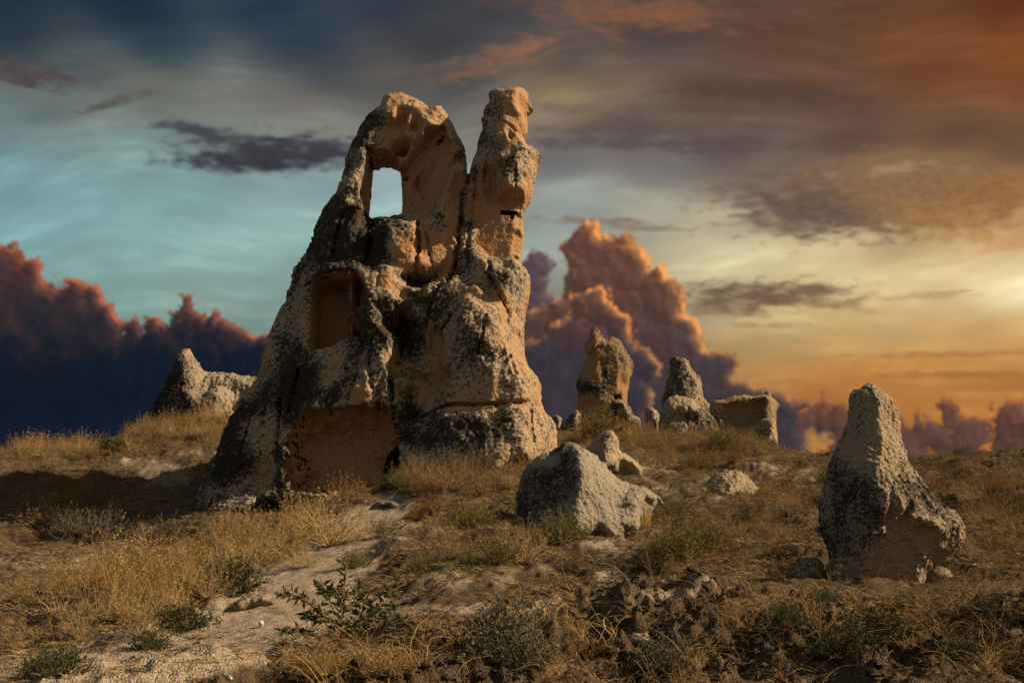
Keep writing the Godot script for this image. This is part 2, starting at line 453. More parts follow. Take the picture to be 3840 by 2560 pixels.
func terrain_base() -> void:
	var P := terrain_points()
	var n := P.size()
	var Q := PackedVector2Array()
	for p in P:
		var q := st(p.x, p.z)
		Q.append(Vector2(q.x * 1.3, q.y))
	var m := n + 3
	var A := []
	for i in m:
		var row := PackedFloat64Array()
		row.resize(m + 1)
		if i < n:
			for j in n:
				row[j] = rbf(Q[i].distance_squared_to(Q[j])) if i != j else 2e-4
			row[n] = 1.0; row[n + 1] = Q[i].x; row[n + 2] = Q[i].y
			row[m] = P[i].y
		else:
			for j in n:
				row[j] = 1.0 if i == n else (Q[j].x if i == n + 1 else Q[j].y)
		A.append(row)
	for k in m:
		var best := k
		for i in range(k + 1, m):
			if absf(A[i][k]) > absf(A[best][k]): best = i
		var tmp: PackedFloat64Array = A[k]; A[k] = A[best]; A[best] = tmp
		var rk: PackedFloat64Array = A[k]
		for i in range(k + 1, m):
			var ri: PackedFloat64Array = A[i]
			var f := ri[k] / rk[k]
			if f == 0.0: continue
			for j in range(k, m + 1): ri[j] -= f * rk[j]
			A[i] = ri
	var W := PackedFloat64Array(); W.resize(m)
	for k in range(m - 1, -1, -1):
		var rk: PackedFloat64Array = A[k]
		var s := rk[m]
		for j in range(k + 1, m): s -= rk[j] * W[j]
		W[k] = s / rk[k]
	base_h.resize(GS * GT)
	for j in GT:
		var t := T_MIN + (T_MAX - T_MIN) * j / (GT - 1.0)
		for i in GS:
			var s := (S_MIN + (S_MAX - S_MIN) * i / (GS - 1.0)) * 1.3
			var v := W[n] + W[n + 1] * s + W[n + 2] * t
			for k in n:
				var dx := s - Q[k].x
				var dy := t - Q[k].y
				var r2 := dx * dx + dy * dy + 1e-9
				v += W[k] * r2 * log(r2)
			base_h[j * GS + i] = v

func smooth_h(x: float, z: float) -> float:
	var q := st(x, z)
	var u := clampf((q.x - S_MIN) / (S_MAX - S_MIN), 0.0, 0.9999) * (GS - 1)
	var v := clampf((q.y - T_MIN) / (T_MAX - T_MIN), 0.0, 0.9999) * (GT - 1)
	var i := int(u)
	var j := int(v)
	u -= i
	v -= j
	var k := j * GS + i
	return lerpf(lerpf(base_h[k], base_h[k + 1], u), lerpf(base_h[k + GS], base_h[k + GS + 1], u), v)

# maps over the ground, painted by where things lie in the photograph
const PX0 := -500.0
const PY0 := 1480.0
const PC := 20.0
const PW := 242
const PH := 70
var f_pale := PackedFloat32Array()
var f_path := PackedFloat32Array()
var f_bank := PackedFloat32Array()
var f_grass := PackedFloat32Array()
var f_tall := PackedFloat32Array()
var f_green := PackedFloat32Array()

func blank() -> PackedFloat32Array:
	var a := PackedFloat32Array()
	a.resize(PW * PH)
	return a

func blob(f: PackedFloat32Array, x: float, y: float, rx: float, ry: float, v: float, tilt := 0.0) -> void:
	for j in PH:
		var yy := PY0 + j * PC
		for i in PW:
			var xx := PX0 + i * PC
			var a := (xx - x) / rx
			if absf(a) > 1.4: continue
			var b := (yy - y - tilt * (xx - x)) / ry
			var r := a * a + b * b
			if r < 1.9:
				f[j * PW + i] = maxf(f[j * PW + i], v * (1.0 - smoothstep(0.35, 1.3, sqrt(r))))

func look(f: PackedFloat32Array, p: Vector2) -> float:
	var u := clampf((p.x - PX0) / PC, 0.0, PW - 1.01)
	var v := clampf((p.y - PY0) / PC, 0.0, PH - 1.01)
	var i := int(u)
	var j := int(v)
	u -= i
	v -= j
	var k := j * PW + i
	return lerpf(lerpf(f[k], f[k + 1], u), lerpf(f[k + PW], f[k + PW + 1], u), v)

func line(f: PackedFloat32Array, pts: Array, v: float) -> void:
	for i in pts.size() - 1:
		for k in 6:
			var t := k / 6.0
			blob(f, lerpf(pts[i][0], pts[i + 1][0], t), lerpf(pts[i][1], pts[i + 1][1], t), lerpf(pts[i][2], pts[i + 1][2], t), lerpf(pts[i][3], pts[i + 1][3], t), v)

func ground_maps() -> void:
	f_pale = blank(); f_path = blank(); f_bank = blank(); f_grass = blank(); f_tall = blank(); f_green = blank()
	line(f_path, [[1460,1885,90,26],[1400,1950,120,36],[1280,2070,150,50],[1150,2180,200,60],[1040,2290,260,70],[820,2420,330,60],[480,2510,420,60],[0,2560,440,60],[-400,2600,420,60]], 1.0)
	line(f_path, [[1130,2230,180,60],[1420,2290,260,40],[1750,2300,300,34],[2150,2250,260,26],[2600,2215,260,18],[3000,2195,260,14],[3500,2185,300,14],[4200,2185,300,14]], 0.75)
	line(f_pale, [[1460,1885,130,36],[1400,1960,160,46],[1280,2070,190,60],[1150,2190,290,80],[1000,2300,400,95],[740,2430,440,85],[300,2530,520,80]], 1.0)
	line(f_pale, [[1200,2230,200,50],[1500,2290,260,40],[2000,2270,260,30],[2600,2215,300,18]], 0.6)
	for b in [[2350,2050,120,40,1.0],[2250,2030,90,30,1.0],[2420,2000,90,30,.8],[2750,1820,150,70,.9],[2900,1770,90,40,.9],[3040,1800,90,50,.9],[2400,1760,140,50,.9],[2500,1850,90,40,.7],[2200,1690,150,40,.9],[2850,1730,90,40,.7],[150,2110,260,40,.75],[460,2020,160,30,.7],[620,1780,160,60,.7],[500,1740,120,40,.6],[760,1700,120,50,.5],[2950,1880,120,50,.5],[1750,2180,240,50,.6],[1650,1990,120,30,.7],[2000,2130,160,30,.6],[2600,2170,160,30,.5],[2300,2160,130,30,.6],[1500,1990,160,40,.7],[1780,1980,90,24,.5]]:
		blob(f_pale, b[0], b[1], b[2], b[3], b[4])
	for b in [[1700,2480,500,130,1],[2300,2420,400,160,1],[2900,2380,400,170,1],[3500,2390,450,180,1],[3900,2400,300,180,1],[1300,2560,350,90,1],[4200,2400,300,200,1]]:
		blob(f_bank, b[0], b[1], b[2], b[3], b[4])
	for b in [
		[250,1705,380,40,1,.45],[620,1640,220,60,1,.45],[780,1620,140,80,1,.45],[300,1850,450,130,.75,.32],[700,1760,150,70,.45,.3],[120,1990,300,40,.5,.3],[550,1990,160,60,.4,.3],
		[1150,1985,130,60,1,.5],[940,2060,190,80,1,.6],[740,2150,220,90,1,.62],[560,2240,240,90,1,.6],[380,2330,250,80,1,.5],[170,2410,200,60,.7,.35],[640,2310,110,50,.8,.4],[120,2490,160,40,.3,.2],[330,2180,260,60,.7,.36],[-200,2300,300,120,.6,.4],
		[1290,1870,120,60,.8,.45],[1580,1850,140,45,.9,.45],[1780,1815,200,50,.95,.45],[1950,1770,110,50,.9,.4],[1720,1880,120,40,.7,.35],
		[1650,2040,120,40,.9,.32],[1900,2070,200,50,.8,.32],[1750,2110,340,50,.5,.2],[2100,2020,180,36,.5,.3],[1600,2070,100,50,.4,.24],[2000,2180,450,40,.35,.12],[1600,2190,260,50,.3,.12],
		[2700,2060,480,120,.85,.27],[2900,1880,300,140,.78,.3],[2500,1920,140,80,.55,.3],[2330,1660,260,60,1,.42],[2620,1700,380,80,.75,.38],[2500,1780,280,70,.45,.3],[3780,1950,240,260,.85,.34],[3650,1800,280,90,.6,.3],[3500,2150,450,50,.6,.24],[2900,2140,420,36,.65,.24],[3000,1740,160,50,.5,.28],[3450,1760,200,60,.6,.3],
		[2900,2350,600,160,.22,.32],[3500,2350,500,180,.3,.36],[1330,2520,240,80,.6,.36],[2050,2450,320,90,.15,.3],[2650,2470,220,90,.35,.4],[3100,2250,700,36,.35,.24],
	]:
		blob(f_grass, b[0], b[1], b[2], b[3], b[4])
		blob(f_tall, b[0], b[1], b[2] * 1.2, b[3] * 1.3, b[5])
	for b in [[2560,2050,160,80,1],[1900,2080,180,60,.7],[1780,1930,100,40,.7],[1100,2050,200,60,.3],[800,2160,250,80,.35],[2230,1590,120,60,.7],[3250,2450,200,120,.6],[2500,1880,120,70,.5],[500,2250,200,80,.35]]:
		blob(f_green, b[0], b[1], b[2], b[3], b[4])

func ground_h(x: float, z: float) -> float:
	var h := smooth_h(x, z)
	var p := pix(Vector3(x, h, z))
	var path := look(f_path, p)
	var bank := look(f_bank, p)
	var rough := (1.0 - 0.85 * path) * clampf((-z + 6.0) / 12.0, 0.2, 1.0)
	h += n_big.get_noise_2d(x, z) * 0.4 * rough
	h += n_mid.get_noise_2d(x, z) * (0.16 * rough + 0.07 * bank + 0.012)
	h += n_fine.get_noise_2d(x, z) * (0.03 * rough + 0.07 * bank + 0.02)
	if bank > 0.02:
		h += (n_ridge.get_noise_2d(x * 1.3, z * 2.0 + h * 2.0) - 0.2) * 0.13 * bank
	return h

func arrays_mesh(v: PackedVector3Array, idx: PackedInt32Array, nrm: PackedVector3Array, col: PackedColorArray) -> ArrayMesh:
	var a := []
	a.resize(Mesh.ARRAY_MAX)
	a[Mesh.ARRAY_VERTEX] = v
	if idx.size(): a[Mesh.ARRAY_INDEX] = idx
	if nrm.size(): a[Mesh.ARRAY_NORMAL] = nrm
	if col.size(): a[Mesh.ARRAY_COLOR] = col
	var m := ArrayMesh.new()
	m.add_surface_from_arrays(Mesh.PRIMITIVE_TRIANGLES, a)
	return m

func build_terrain() -> void:
	var us := PackedFloat32Array()
	var u := -1.25
	while u < 1.25:
		us.append(u)
		u += 0.0014 if absf(u) < 0.55 else 0.02
	us.append(1.25)
	var ts := PackedFloat32Array()
	var t := log(0.45)
	while t < log(460.0):
		ts.append(t)
		var d := exp(t) - 6.0
		t += 0.08 if d < 5.0 else (0.0028 if d < 14.0 else (0.0042 if d < 40.0 else (0.02 if d < 60.0 else 0.08)))
	var nu := us.size()
	var nt := ts.size()
	var V := PackedVector3Array(); V.resize(nu * nt)
	var N := PackedVector3Array(); N.resize(nu * nt)
	var C := PackedColorArray(); C.resize(nu * nt)
	var is_path := PackedByteArray(); is_path.resize(nu * nt)
	var n_col := noise(0.9, 201, 4)
	var n_col2 := noise(3.5, 202, 3)
	var n_lit := noise(11.0, 203, 2)
	var soil := Vector3(0.172, 0.134, 0.096)
	var chalk := Vector3(0.52, 0.46, 0.385)
	var dark := Vector3(0.115, 0.088, 0.064)
	var straw := Vector3(0.19, 0.146, 0.092)
	for j in nt:
		var dd := exp(ts[j])
		for i in nu:
			var x := us[i] * dd
			var z := 6.0 - dd
			var k := j * nu + i
			var h := ground_h(x, z)
			V[k] = Vector3(x, h, z)
			var p := pix(V[k])
			var pale := look(f_pale, p)
			var bank := look(f_bank, p)
			var grass := look(f_grass, p)
			var n := n_col.get_noise_2d(x, z)
			var n2 := n_col2.get_noise_2d(x, z)
			var n3 := n_lit.get_noise_2d(x, z)
			var c := soil.lerp(chalk, smoothstep(0.25, 0.62, pale * 0.85 + n * 0.35 + n2 * 0.15))
			c = c.lerp(dark, smoothstep(0.35, 0.8, bank * 0.8 + n * 0.3 + n2 * 0.25))
			c = c.lerp(straw, clampf(grass * 0.55 * smoothstep(-0.3, 0.5, n2 + n3 * 0.6), 0.0, 1.0))
			c *= 1.0 + n3 * 0.22 + n2 * 0.12
			C[k] = Color(c.x, c.y, c.z)
			is_path[k] = 1 if look(f_path, p) + n2 * 0.15 > 0.5 else 0
	for j in nt:
		var ja := maxi(j - 1, 0)
		var jb := mini(j + 1, nt - 1)
		for i in nu:
			var du := V[j * nu + mini(i + 1, nu - 1)] - V[j * nu + maxi(i - 1, 0)]
			var dv := V[jb * nu + i] - V[ja * nu + i]
			N[j * nu + i] = du.cross(dv).normalized()
	var ig := PackedInt32Array()
	var ip := PackedInt32Array()
	for j in nt - 1:
		for i in nu - 1:
			var k := j * nu + i
			var a := [k, k + nu, k + nu + 1, k, k + nu + 1, k + 1]
			if is_path[k]:
				for q in a: ip.append(q)
			else:
				for q in a: ig.append(q)
	for w in [["ground", ig], ["path", ip]]:
		var o := MeshInstance3D.new()
		o.name = w[0]
		# keep only the vertices that this sheet uses
		var remap := PackedInt32Array(); remap.resize(nu * nt); remap.fill(-1)
		var v2 := PackedVector3Array(); var n2_ := PackedVector3Array(); var c2 := PackedColorArray()
		var idx: PackedInt32Array = w[1]
		for q in idx.size():
			var s := idx[q]
			if remap[s] < 0:
				remap[s] = v2.size()
				v2.append(V[s]); n2_.append(N[s]); c2.append(C[s])
			idx[q] = remap[s]
		o.mesh = arrays_mesh(v2, idx, n2_, c2)
		o.material_override = M.soil
		add_child(o)
		o.set_meta("kind", "structure")

# ------------------------------------------------------------------ rocks
func seg_dist(p: Vector2, a: Vector2, b: Vector2) -> float:
	var ab := b - a
	var t := clampf((p - a).dot(ab) / maxf(ab.length_squared(), 1e-9), 0.0, 1.0)
	return p.distance_to(a + ab * t)

func poly_field(poly: PackedVector2Array, x0: float, y0: float, c: float, nx: int, ny: int, reach: float) -> PackedFloat32Array:
	# signed distance to a polygon on a lattice, within reach of its edge
	var f := PackedFloat32Array(); f.resize(nx * ny); f.fill(reach)
	var n := poly.size()
	for s in n:
		var a := poly[s]
		var b := poly[(s + 1) % n]
		var i0 := clampi(int((minf(a.x, b.x) - reach - x0) / c), 0, nx - 1)
		var i1 := clampi(int((maxf(a.x, b.x) + reach - x0) / c) + 1, 0, nx - 1)
		var j0 := clampi(int((minf(a.y, b.y) - reach - y0) / c), 0, ny - 1)
		var j1 := clampi(int((maxf(a.y, b.y) + reach - y0) / c) + 1, 0, ny - 1)
		for i in range(i0, i1 + 1):
			for j in range(j0, j1 + 1):
				var d := seg_dist(Vector2(x0 + i * c, y0 + j * c), a, b)
				if d < f[i * ny + j]: f[i * ny + j] = d
	for j in ny:
		var y := y0 + j * c
		var xs := PackedFloat32Array()
		for s in n:
			var a := poly[s]
			var b := poly[(s + 1) % n]
			if (a.y <= y) != (b.y <= y):
				xs.append(a.x + (y - a.y) / (b.y - a.y) * (b.x - a.x))
		xs.sort()
		for q in xs.size() / 2:
			var i0 := clampi(int(ceil((xs[q * 2] - x0) / c)), 0, nx)
			var i1 := clampi(int(ceil((xs[q * 2 + 1] - x0) / c)), 0, nx)
			for i in range(i0, i1): f[i * ny + j] = -f[i * ny + j]
	return f

# spec: called, label, depth, outline (pixels), points [px, py, towards camera (m), lichen], back (m), cell,
# rooms [[polygon, back z, class]], holes, cracks [[polyline], width, depth], tan/pale colours, parts [[name, polygon]]
func build_rock(spec: Dictionary) -> Node3D:
	var D: float = spec.depth
	var c: float = spec.cell
	var outline := PackedVector2Array()
	var lo := Vector2(1e9, 1e9)
	var hi := Vector2(-1e9, -1e9)
	for p in spec.outline:
		var w := at(p[0], p[1], D)
		outline.append(Vector2(w.x, w.y))
		lo = lo.min(outline[-1])
		hi = hi.max(outline[-1])
	lo -= Vector2.ONE * (0.12 + 2 * c)
	hi += Vector2.ONE * (0.12 + 2 * c)
	var nx := int((hi.x - lo.x) / c) + 2
	var ny := int((hi.y - lo.y) / c) + 2
	var reach := clampf((hi - lo).length() * 0.14, 0.25, 1.4)
	var D2 := poly_field(outline, lo.x, lo.y, c, nx, ny, reach)
	# front relief from the control points
	var pts := PackedVector2Array()
	var val := []
	for p in spec.points:
		var w := at(p[0], p[1], D - p[2])
		pts.append(Vector2(w.x, w.y))
		val.append(Vector2(p[2], p[3]))
	var edge: float = spec.get("edge", -0.1)
	var inner := pts.size()
	for q in outline.size():
		for half in 2:
			var p := outline[q].lerp(outline[(q + 1) % outline.size()], half * 0.5)
			var near := 0
			for k in inner:
				if pts[k].distance_squared_to(p) < pts[near].distance_squared_to(p): near = k
			pts.append(p)
			val.append(Vector2(edge, val[near].y))
	var ZF := PackedFloat32Array(); ZF.resize(nx * ny); ZF.fill(edge)
	var lichen_map := PackedFloat32Array(); lichen_map.resize(nx * ny); lichen_map.fill(0.3)
	var tri := Geometry2D.triangulate_delaunay(pts)
	for q in range(0, tri.size(), 3):
		var a := pts[tri[q]]; var b := pts[tri[q + 1]]; var d := pts[tri[q + 2]]
		var va: Vector2 = val[tri[q]]; var vb: Vector2 = val[tri[q + 1]]; var vd: Vector2 = val[tri[q + 2]]
		var den := (b.y - d.y) * (a.x - d.x) + (d.x - b.x) * (a.y - d.y)
		if absf(den) < 1e-9: continue
		var i0 := clampi(int(ceil((minf(a.x, minf(b.x, d.x)) - lo.x) / c)), 0, nx - 1)
		var i1 := clampi(int((maxf(a.x, maxf(b.x, d.x)) - lo.x) / c), 0, nx - 1)
		var j0 := clampi(int(ceil((minf(a.y, minf(b.y, d.y)) - lo.y) / c)), 0, ny - 1)
		var j1 := clampi(int((maxf(a.y, maxf(b.y, d.y)) - lo.y) / c), 0, ny - 1)
		for i in range(i0, i1 + 1):
			var x := lo.x + i * c
			for j in range(j0, j1 + 1):
				var y := lo.y + j * c
				var l1 := ((b.y - d.y) * (x - d.x) + (d.x - b.x) * (y - d.y)) / den
				var l2 := ((d.y - a.y) * (x - d.x) + (a.x - d.x) * (y - d.y)) / den
				var l3 := 1.0 - l1 - l2
				if l1 < -1e-4 or l2 < -1e-4 or l3 < -1e-4: continue
				var v := va * l1 + vb * l2 + vd * l3
				ZF[i * ny + j] = v.x
				lichen_map[i * ny + j] = v.y
	for rep in int(spec.get("soften", 2)):
		ZF = blurred(ZF, nx, ny, maxi(1, int(round(float(spec.get("soft", 0.07)) / c))))
	var boost: float = spec.get("boost", 0.5)
	var wide := blurred(blurred(ZF, nx, ny, maxi(2, int(float(spec.get("wide", 0.35)) / c))), nx, ny, maxi(2, int(float(spec.get("wide", 0.35)) / c)))
	for k in nx * ny:
		if D2[k] < 0.0: ZF[k] += boost * (ZF[k] - wide[k]) * clampf(-D2[k] / 0.3, 0.0, 1.0)
	lichen_map = blurred(lichen_map, nx, ny, maxi(1, int(0.08 / c)))
	for cr in spec.get("cracks", []):
		var cw: float = cr[1]
		var line_ := PackedVector2Array()
		for p in cr[0]:
			var w := at(p[0], p[1], D - 1.0 * float(spec.get("proud", 1.0)))
			line_.append(Vector2(w.x, w.y))
		for s in line_.size() - 1:
			var a := line_[s]; var b := line_[s + 1]
			for i in range(clampi(int((minf(a.x, b.x) - 3 * cw - lo.x) / c), 0, nx - 1), clampi(int((maxf(a.x, b.x) + 3 * cw - lo.x) / c) + 1, 0, nx - 1) + 1):
				for j in range(clampi(int((minf(a.y, b.y) - 3 * cw - lo.y) / c), 0, ny - 1), clampi(int((maxf(a.y, b.y) + 3 * cw - lo.y) / c) + 1, 0, ny - 1) + 1):
					var p := Vector2(lo.x + i * c, lo.y + j * c)
					var wob := n_crack.get_noise_2d(p.x * 3.0, p.y * 3.0) * cw * 0.9
					var dd := maxf(seg_dist(p, a, b) + wob, 0.0)
					var g: float = cr[2] * exp(-(dd / cw) * (dd / cw))
					ZF[i * ny + j] = minf(ZF[i * ny + j], lerpf(ZF[i * ny + j], ZF[i * ny + j] - g, 0.6)) if s > 0 else ZF[i * ny + j] - g * 0.6
	# back
	var ZB := PackedFloat32Array(); ZB.resize(nx * ny)
	var b0: float = spec.back[0]
	var b1: float = spec.back[1]
	var round_: float = minf(spec.get("round", 0.8), reach)
	for i in nx:
		for j in ny:
			var up := float(j) / ny
			var q := clampf(-D2[i * ny + j] / round_, 0.0, 1.0)
			ZB[i * ny + j] = edge - 0.02 - lerpf(b0, b1, up) * sqrt(1.0 - (1.0 - q) * (1.0 - q))
	# rooms
	var RM := PackedFloat32Array(); RM.resize(nx * ny); RM.fill(9.0)
	var RZ := PackedFloat32Array(); RZ.resize(nx * ny)
	var RC := PackedByteArray(); RC.resize(nx * ny)
	var has_rooms := false
	for r in spec.get("rooms", []):
		has_rooms = true
		var poly := PackedVector2Array()
		for p in r[0]:
			var w := at(p[0], p[1], D - float(r[3] if r.size() > 3 else 0.0))
			poly.append(Vector2(w.x, w.y))
		var f := poly_field(poly, lo.x, lo.y, c, nx, ny, 0.9)
		var bowl: float = r[6] if r.size() > 6 else 0.0
		var wob: float = r[5] if r.size() > 5 else 0.02
		for k in nx * ny:
			if f[k] < 0.45:
				var wx := lo.x + (k / ny) * c
				var wy := lo.y + (k % ny) * c
				f[k] += wob * (n_crack.get_noise_2d(wx * 0.9, wy * 0.9) * 1.6 + n_crack.get_noise_2d(wx * 3.0 + 40.0, wy * 3.0) * 0.8)
			if f[k] < RM[k] or f[k] < 0.0:
				RM[k] = minf(RM[k], f[k])
				RC[k] = r[2]
				var wz: float = r[1]
				if r.size() > 4:
					wz += float(r[4]) * ((lo.x + (k / ny) * c) - poly[0].x)
				var deep := 1.0 - clampf(-f[k] / 0.85, 0.0, 1.0)
				RZ[k] = wz + bowl * deep * deep
	for hp in spec.get("holes", []):
		var poly := PackedVector2Array()
		for p in hp:
			var w := at(p[0], p[1], D)
			poly.append(Vector2(w.x, w.y))
		var f := poly_field(poly, lo.x, lo.y, c, nx, ny, 0.6)
		for k in nx * ny: D2[k] = maxf(D2[k], -f[k])
	# voxels: only a band round the surface is worked out
	var z_lo := 1e9
	var z_hi := -1e9
	for k in nx * ny:
		if D2[k] < 0.1:
			z_lo = minf(z_lo, ZB[k])
			z_hi = maxf(z_hi, ZF[k])
	z_lo -= 0.15 + 2 * c
	z_hi += 0.15 + 2 * c
	var nz := int((z_hi - z_lo) / c) + 2
	var V := PackedFloat32Array(); V.resize(nx * ny * nz); V.fill(1.0)
	var cand := PackedInt32Array()
	var k_round: float = spec.get("k", 0.22)
	var amp: float = spec.get("amp", 0.11)
	var band := 4.0 * c + amp * 1.3
	var keep := 4.0 * c
	var na: FastNoiseLite = noise(spec.get("freq", 0.9), spec.get("seed", 1), 4, FastNoiseLite.TYPE_SIMPLEX_SMOOTH, FastNoiseLite.FRACTAL_RIDGED)
	var nb: FastNoiseLite = noise(spec.get("freq", 0.9) * 5.5, spec.get("seed", 1) + 50, 3)
	var ncell := noise(spec.get("freq", 0.9) * 3.0, spec.get("seed", 1) + 90, 2, FastNoiseLite.TYPE_CELLULAR)
	ncell.cellular_return_type = FastNoiseLite.RETURN_DISTANCE2_SUB
	var pits: float = spec.get("pits", 0.35)
	var bare_rough: float = spec.get("bare_rough", 0.8)
	for i in nx:
		var x := lo.x + i * c
		var ia := maxi(i - 1, 0) * ny
		var ib := mini(i + 1, nx - 1) * ny
		for j in ny:
			var k2 := i * ny + j
			var d2 := D2[k2]
			if d2 > band: continue
			var y := lo.y + j * c
			var zf := ZF[k2]
			var zb := ZB[k2]
			var gx := (ZF[ib + j] - ZF[ia + j]) / (2 * c)
			var gy := (ZF[i * ny + mini(j + 1, ny - 1)] - ZF[i * ny + maxi(j - 1, 0)]) / (2 * c)
			var inv := 1.0 / sqrt(1.0 + gx * gx + gy * gy)
			var wf := minf(band / inv, 1.2)
			var rm := RM[k2]
			var rz := RZ[k2]
			var inside := d2 < -band
			var rough := 1.0
			if has_rooms and rm < 0.1: rough = lerpf(0.6, 1.0, clampf(rm / 0.1, 0, 1))
			rough *= lerpf(bare_rough, 1.2, clampf(lichen_map[k2] * 1.6, 0.0, 1.0))
			for k in nz:
				var z := z_lo + k * c
				var idx := k2 * nz + k
				if inside:
					if z > zf + wf or z < zb - band - 0.1: continue
					if z < zf - wf and z > zb + band and (rm > 0.25 or z < rz - band):
						V[idx] = -1.0
						continue
				var f := smax(smax((z - zf) * inv, d2, k_round), zb - z, k_round)
				if has_rooms and rm < 0.5:
					f = smax(f, -smax(rm, rz - z, 0.07), 0.03)
				if absf(f) < band:
					var n := na.get_noise_3d(x, y * 0.5, z)
					var n2 := nb.get_noise_3d(x, y, z)
					var ce := ncell.get_noise_3d(x, y, z)
					f += (0.1 - n * 0.55 + n2 * 0.4 + (ce + 0.55) * pits) * amp * rough
					V[idx] = f
					if absf(f) < keep: cand.append(idx)
				else:
					V[idx] = 1.0 if f > 0.0 else -1.0
	# surface nets
	var sy := nz
	var sx := ny * nz
	var id_of := PackedInt32Array(); id_of.resize(nx * ny * nz); id_of.fill(-1)
	var vs := PackedVector3Array()
	var ns := PackedVector3Array()
	var cells := PackedInt32Array()
	var base_y: float = spec.get("base_y", lo.y)
	var origin := Vector3((lo.x + hi.x) * 0.5, base_y, -D)
	for id in cand:
		var k := id % nz
		var j := (id / nz) % ny
		var i := id / sx
		if i >= nx - 1 or j >= ny - 1 or k >= nz - 1: continue
		var f0 := V[id]; var f1 := V[id + 1]; var f2 := V[id + sy]; var f3 := V[id + sy + 1]
		var f4 := V[id + sx]; var f5 := V[id + sx + 1]; var f6 := V[id + sx + sy]; var f7 := V[id + sx + sy + 1]
		var neg := int(f0 < 0) + int(f1 < 0) + int(f2 < 0) + int(f3 < 0) + int(f4 < 0) + int(f5 < 0) + int(f6 < 0) + int(f7 < 0)
		if neg == 0 or neg == 8: continue
		var s := Vector3.ZERO
		var m := 0
		if (f0 < 0) != (f1 < 0): s += Vector3(0, 0, f0 / (f0 - f1)); m += 1
		if (f2 < 0) != (f3 < 0): s += Vector3(0, 1, f2 / (f2 - f3)); m += 1
		if (f4 < 0) != (f5 < 0): s += Vector3(1, 0, f4 / (f4 - f5)); m += 1
		if (f6 < 0) != (f7 < 0): s += Vector3(1, 1, f6 / (f6 - f7)); m += 1
		if (f0 < 0) != (f2 < 0): s += Vector3(0, f0 / (f0 - f2), 0); m += 1
		if (f1 < 0) != (f3 < 0): s += Vector3(0, f1 / (f1 - f3), 1); m += 1
		if (f4 < 0) != (f6 < 0): s += Vector3(1, f4 / (f4 - f6), 0); m += 1
		if (f5 < 0) != (f7 < 0): s += Vector3(1, f5 / (f5 - f7), 1); m += 1
		if (f0 < 0) != (f4 < 0): s += Vector3(f0 / (f0 - f4), 0, 0); m += 1
		if (f1 < 0) != (f5 < 0): s += Vector3(f1 / (f1 - f5), 0, 1); m += 1
		if (f2 < 0) != (f6 < 0): s += Vector3(f2 / (f2 - f6), 1, 0); m += 1
		if (f3 < 0) != (f7 < 0): s += Vector3(f3 / (f3 - f7), 1, 1); m += 1
		s /= m
		id_of[id] = vs.size()
		cells.append(id)
		vs.append(Vector3(lo.x + (i + s.x) * c, lo.y + (j + s.y) * c, z_lo + (k + s.z) * c))
		ns.append(Vector3(f4 + f5 + f6 + f7 - f0 - f1 - f2 - f3, f2 + f3 + f6 + f7 - f0 - f1 - f4 - f5, f1 + f3 + f5 + f7 - f0 - f2 - f4 - f6).normalized())
	# which part each vertex belongs to, and its colour
	var names: Array = spec.get("parts", [["body", []]])
	var CL := PackedByteArray(); CL.resize(nx * ny)
	for q in range(1, names.size()):
		if names[q][1].size() == 0: continue
		var poly := PackedVector2Array()
		for p in names[q][1]:
			var w := at(p[0], p[1], D - 0.5)
			poly.append(Vector2(w.x, w.y))
		var f := poly_field(poly, lo.x, lo.y, c, nx, ny, 0.05)
		for k in nx * ny:
			if f[k] < 0.0: CL[k] = q
	var cs := PackedColorArray()
	var cls := PackedByteArray()
	var tan_: Vector3 = spec.get("tan", Vector3(0.57, 0.365, 0.215))
	var grey: Vector3 = spec.get("grey", Vector3(0.52, 0.455, 0.37))
	var room_c: Vector3 = spec.get("room", tan_)
	var black_lichen := Vector3(0.035, 0.031, 0.029)
	var crust := Vector3(0.22, 0.19, 0.16)
	var nl := noise(spec.get("lfreq", 1.3), spec.get("seed", 1) + 7, 5)
	var nl2 := noise(spec.get("lfreq", 1.3) * 6.0, spec.get("seed", 1) + 8, 3)
	var nl3 := noise(spec.get("lfreq", 1.3) * 18.0, spec.get("seed", 1) + 9, 2)
	for q in vs.size():
		var p := vs[q]
		var k2 := clampi(int((p.x - lo.x) / c + 0.5), 0, nx - 1) * ny + clampi(int((p.y - lo.y) / c + 0.5), 0, ny - 1)
		var lichen := lichen_map[k2]
		var cl := CL[k2]
		var n := nl.get_noise_3d(p.x, p.y * 0.55, p.z)
		var n2 := nl2.get_noise_3d(p.x, p.y, p.z)
		var col := tan_.lerp(grey, smoothstep(0.05, 0.45, lichen + n * 0.25))
		if has_rooms and RM[k2] < 0.03 and p.z < ZF[k2] - 0.12:
			cl = RC[k2]
			col = room_c
			lichen = 0.02
		# grey crust, then black lichen in grainy colonies
		var n3 := nl3.get_noise_3d(p.x, p.y, p.z)
		var grain := n * 0.5 + n2 * 0.55 + n3 * 0.65
		col = col.lerp(crust, smoothstep(0.35, 0.8, lichen + n2 * 0.4) * 0.75)
		var colony := smoothstep(-0.12, 0.2, (lichen - 0.45) * 1.25 + grain)
		if lichen < 0.12: colony *= smoothstep(0.0, 0.12, lichen) * 0.7 + 0.0
		col = col.lerp(black_lichen * (1.0 + 0.8 * n2), colony * 0.93)
		col *= 1.0 + n * 0.12 + n2 * 0.10
		cs.append(Color(maxf(col.x, 0.01), maxf(col.y, 0.01), maxf(col.z, 0.01)))
		cls.append(cl)
	var quads := []
	for q in names.size(): quads.append(PackedInt32Array())
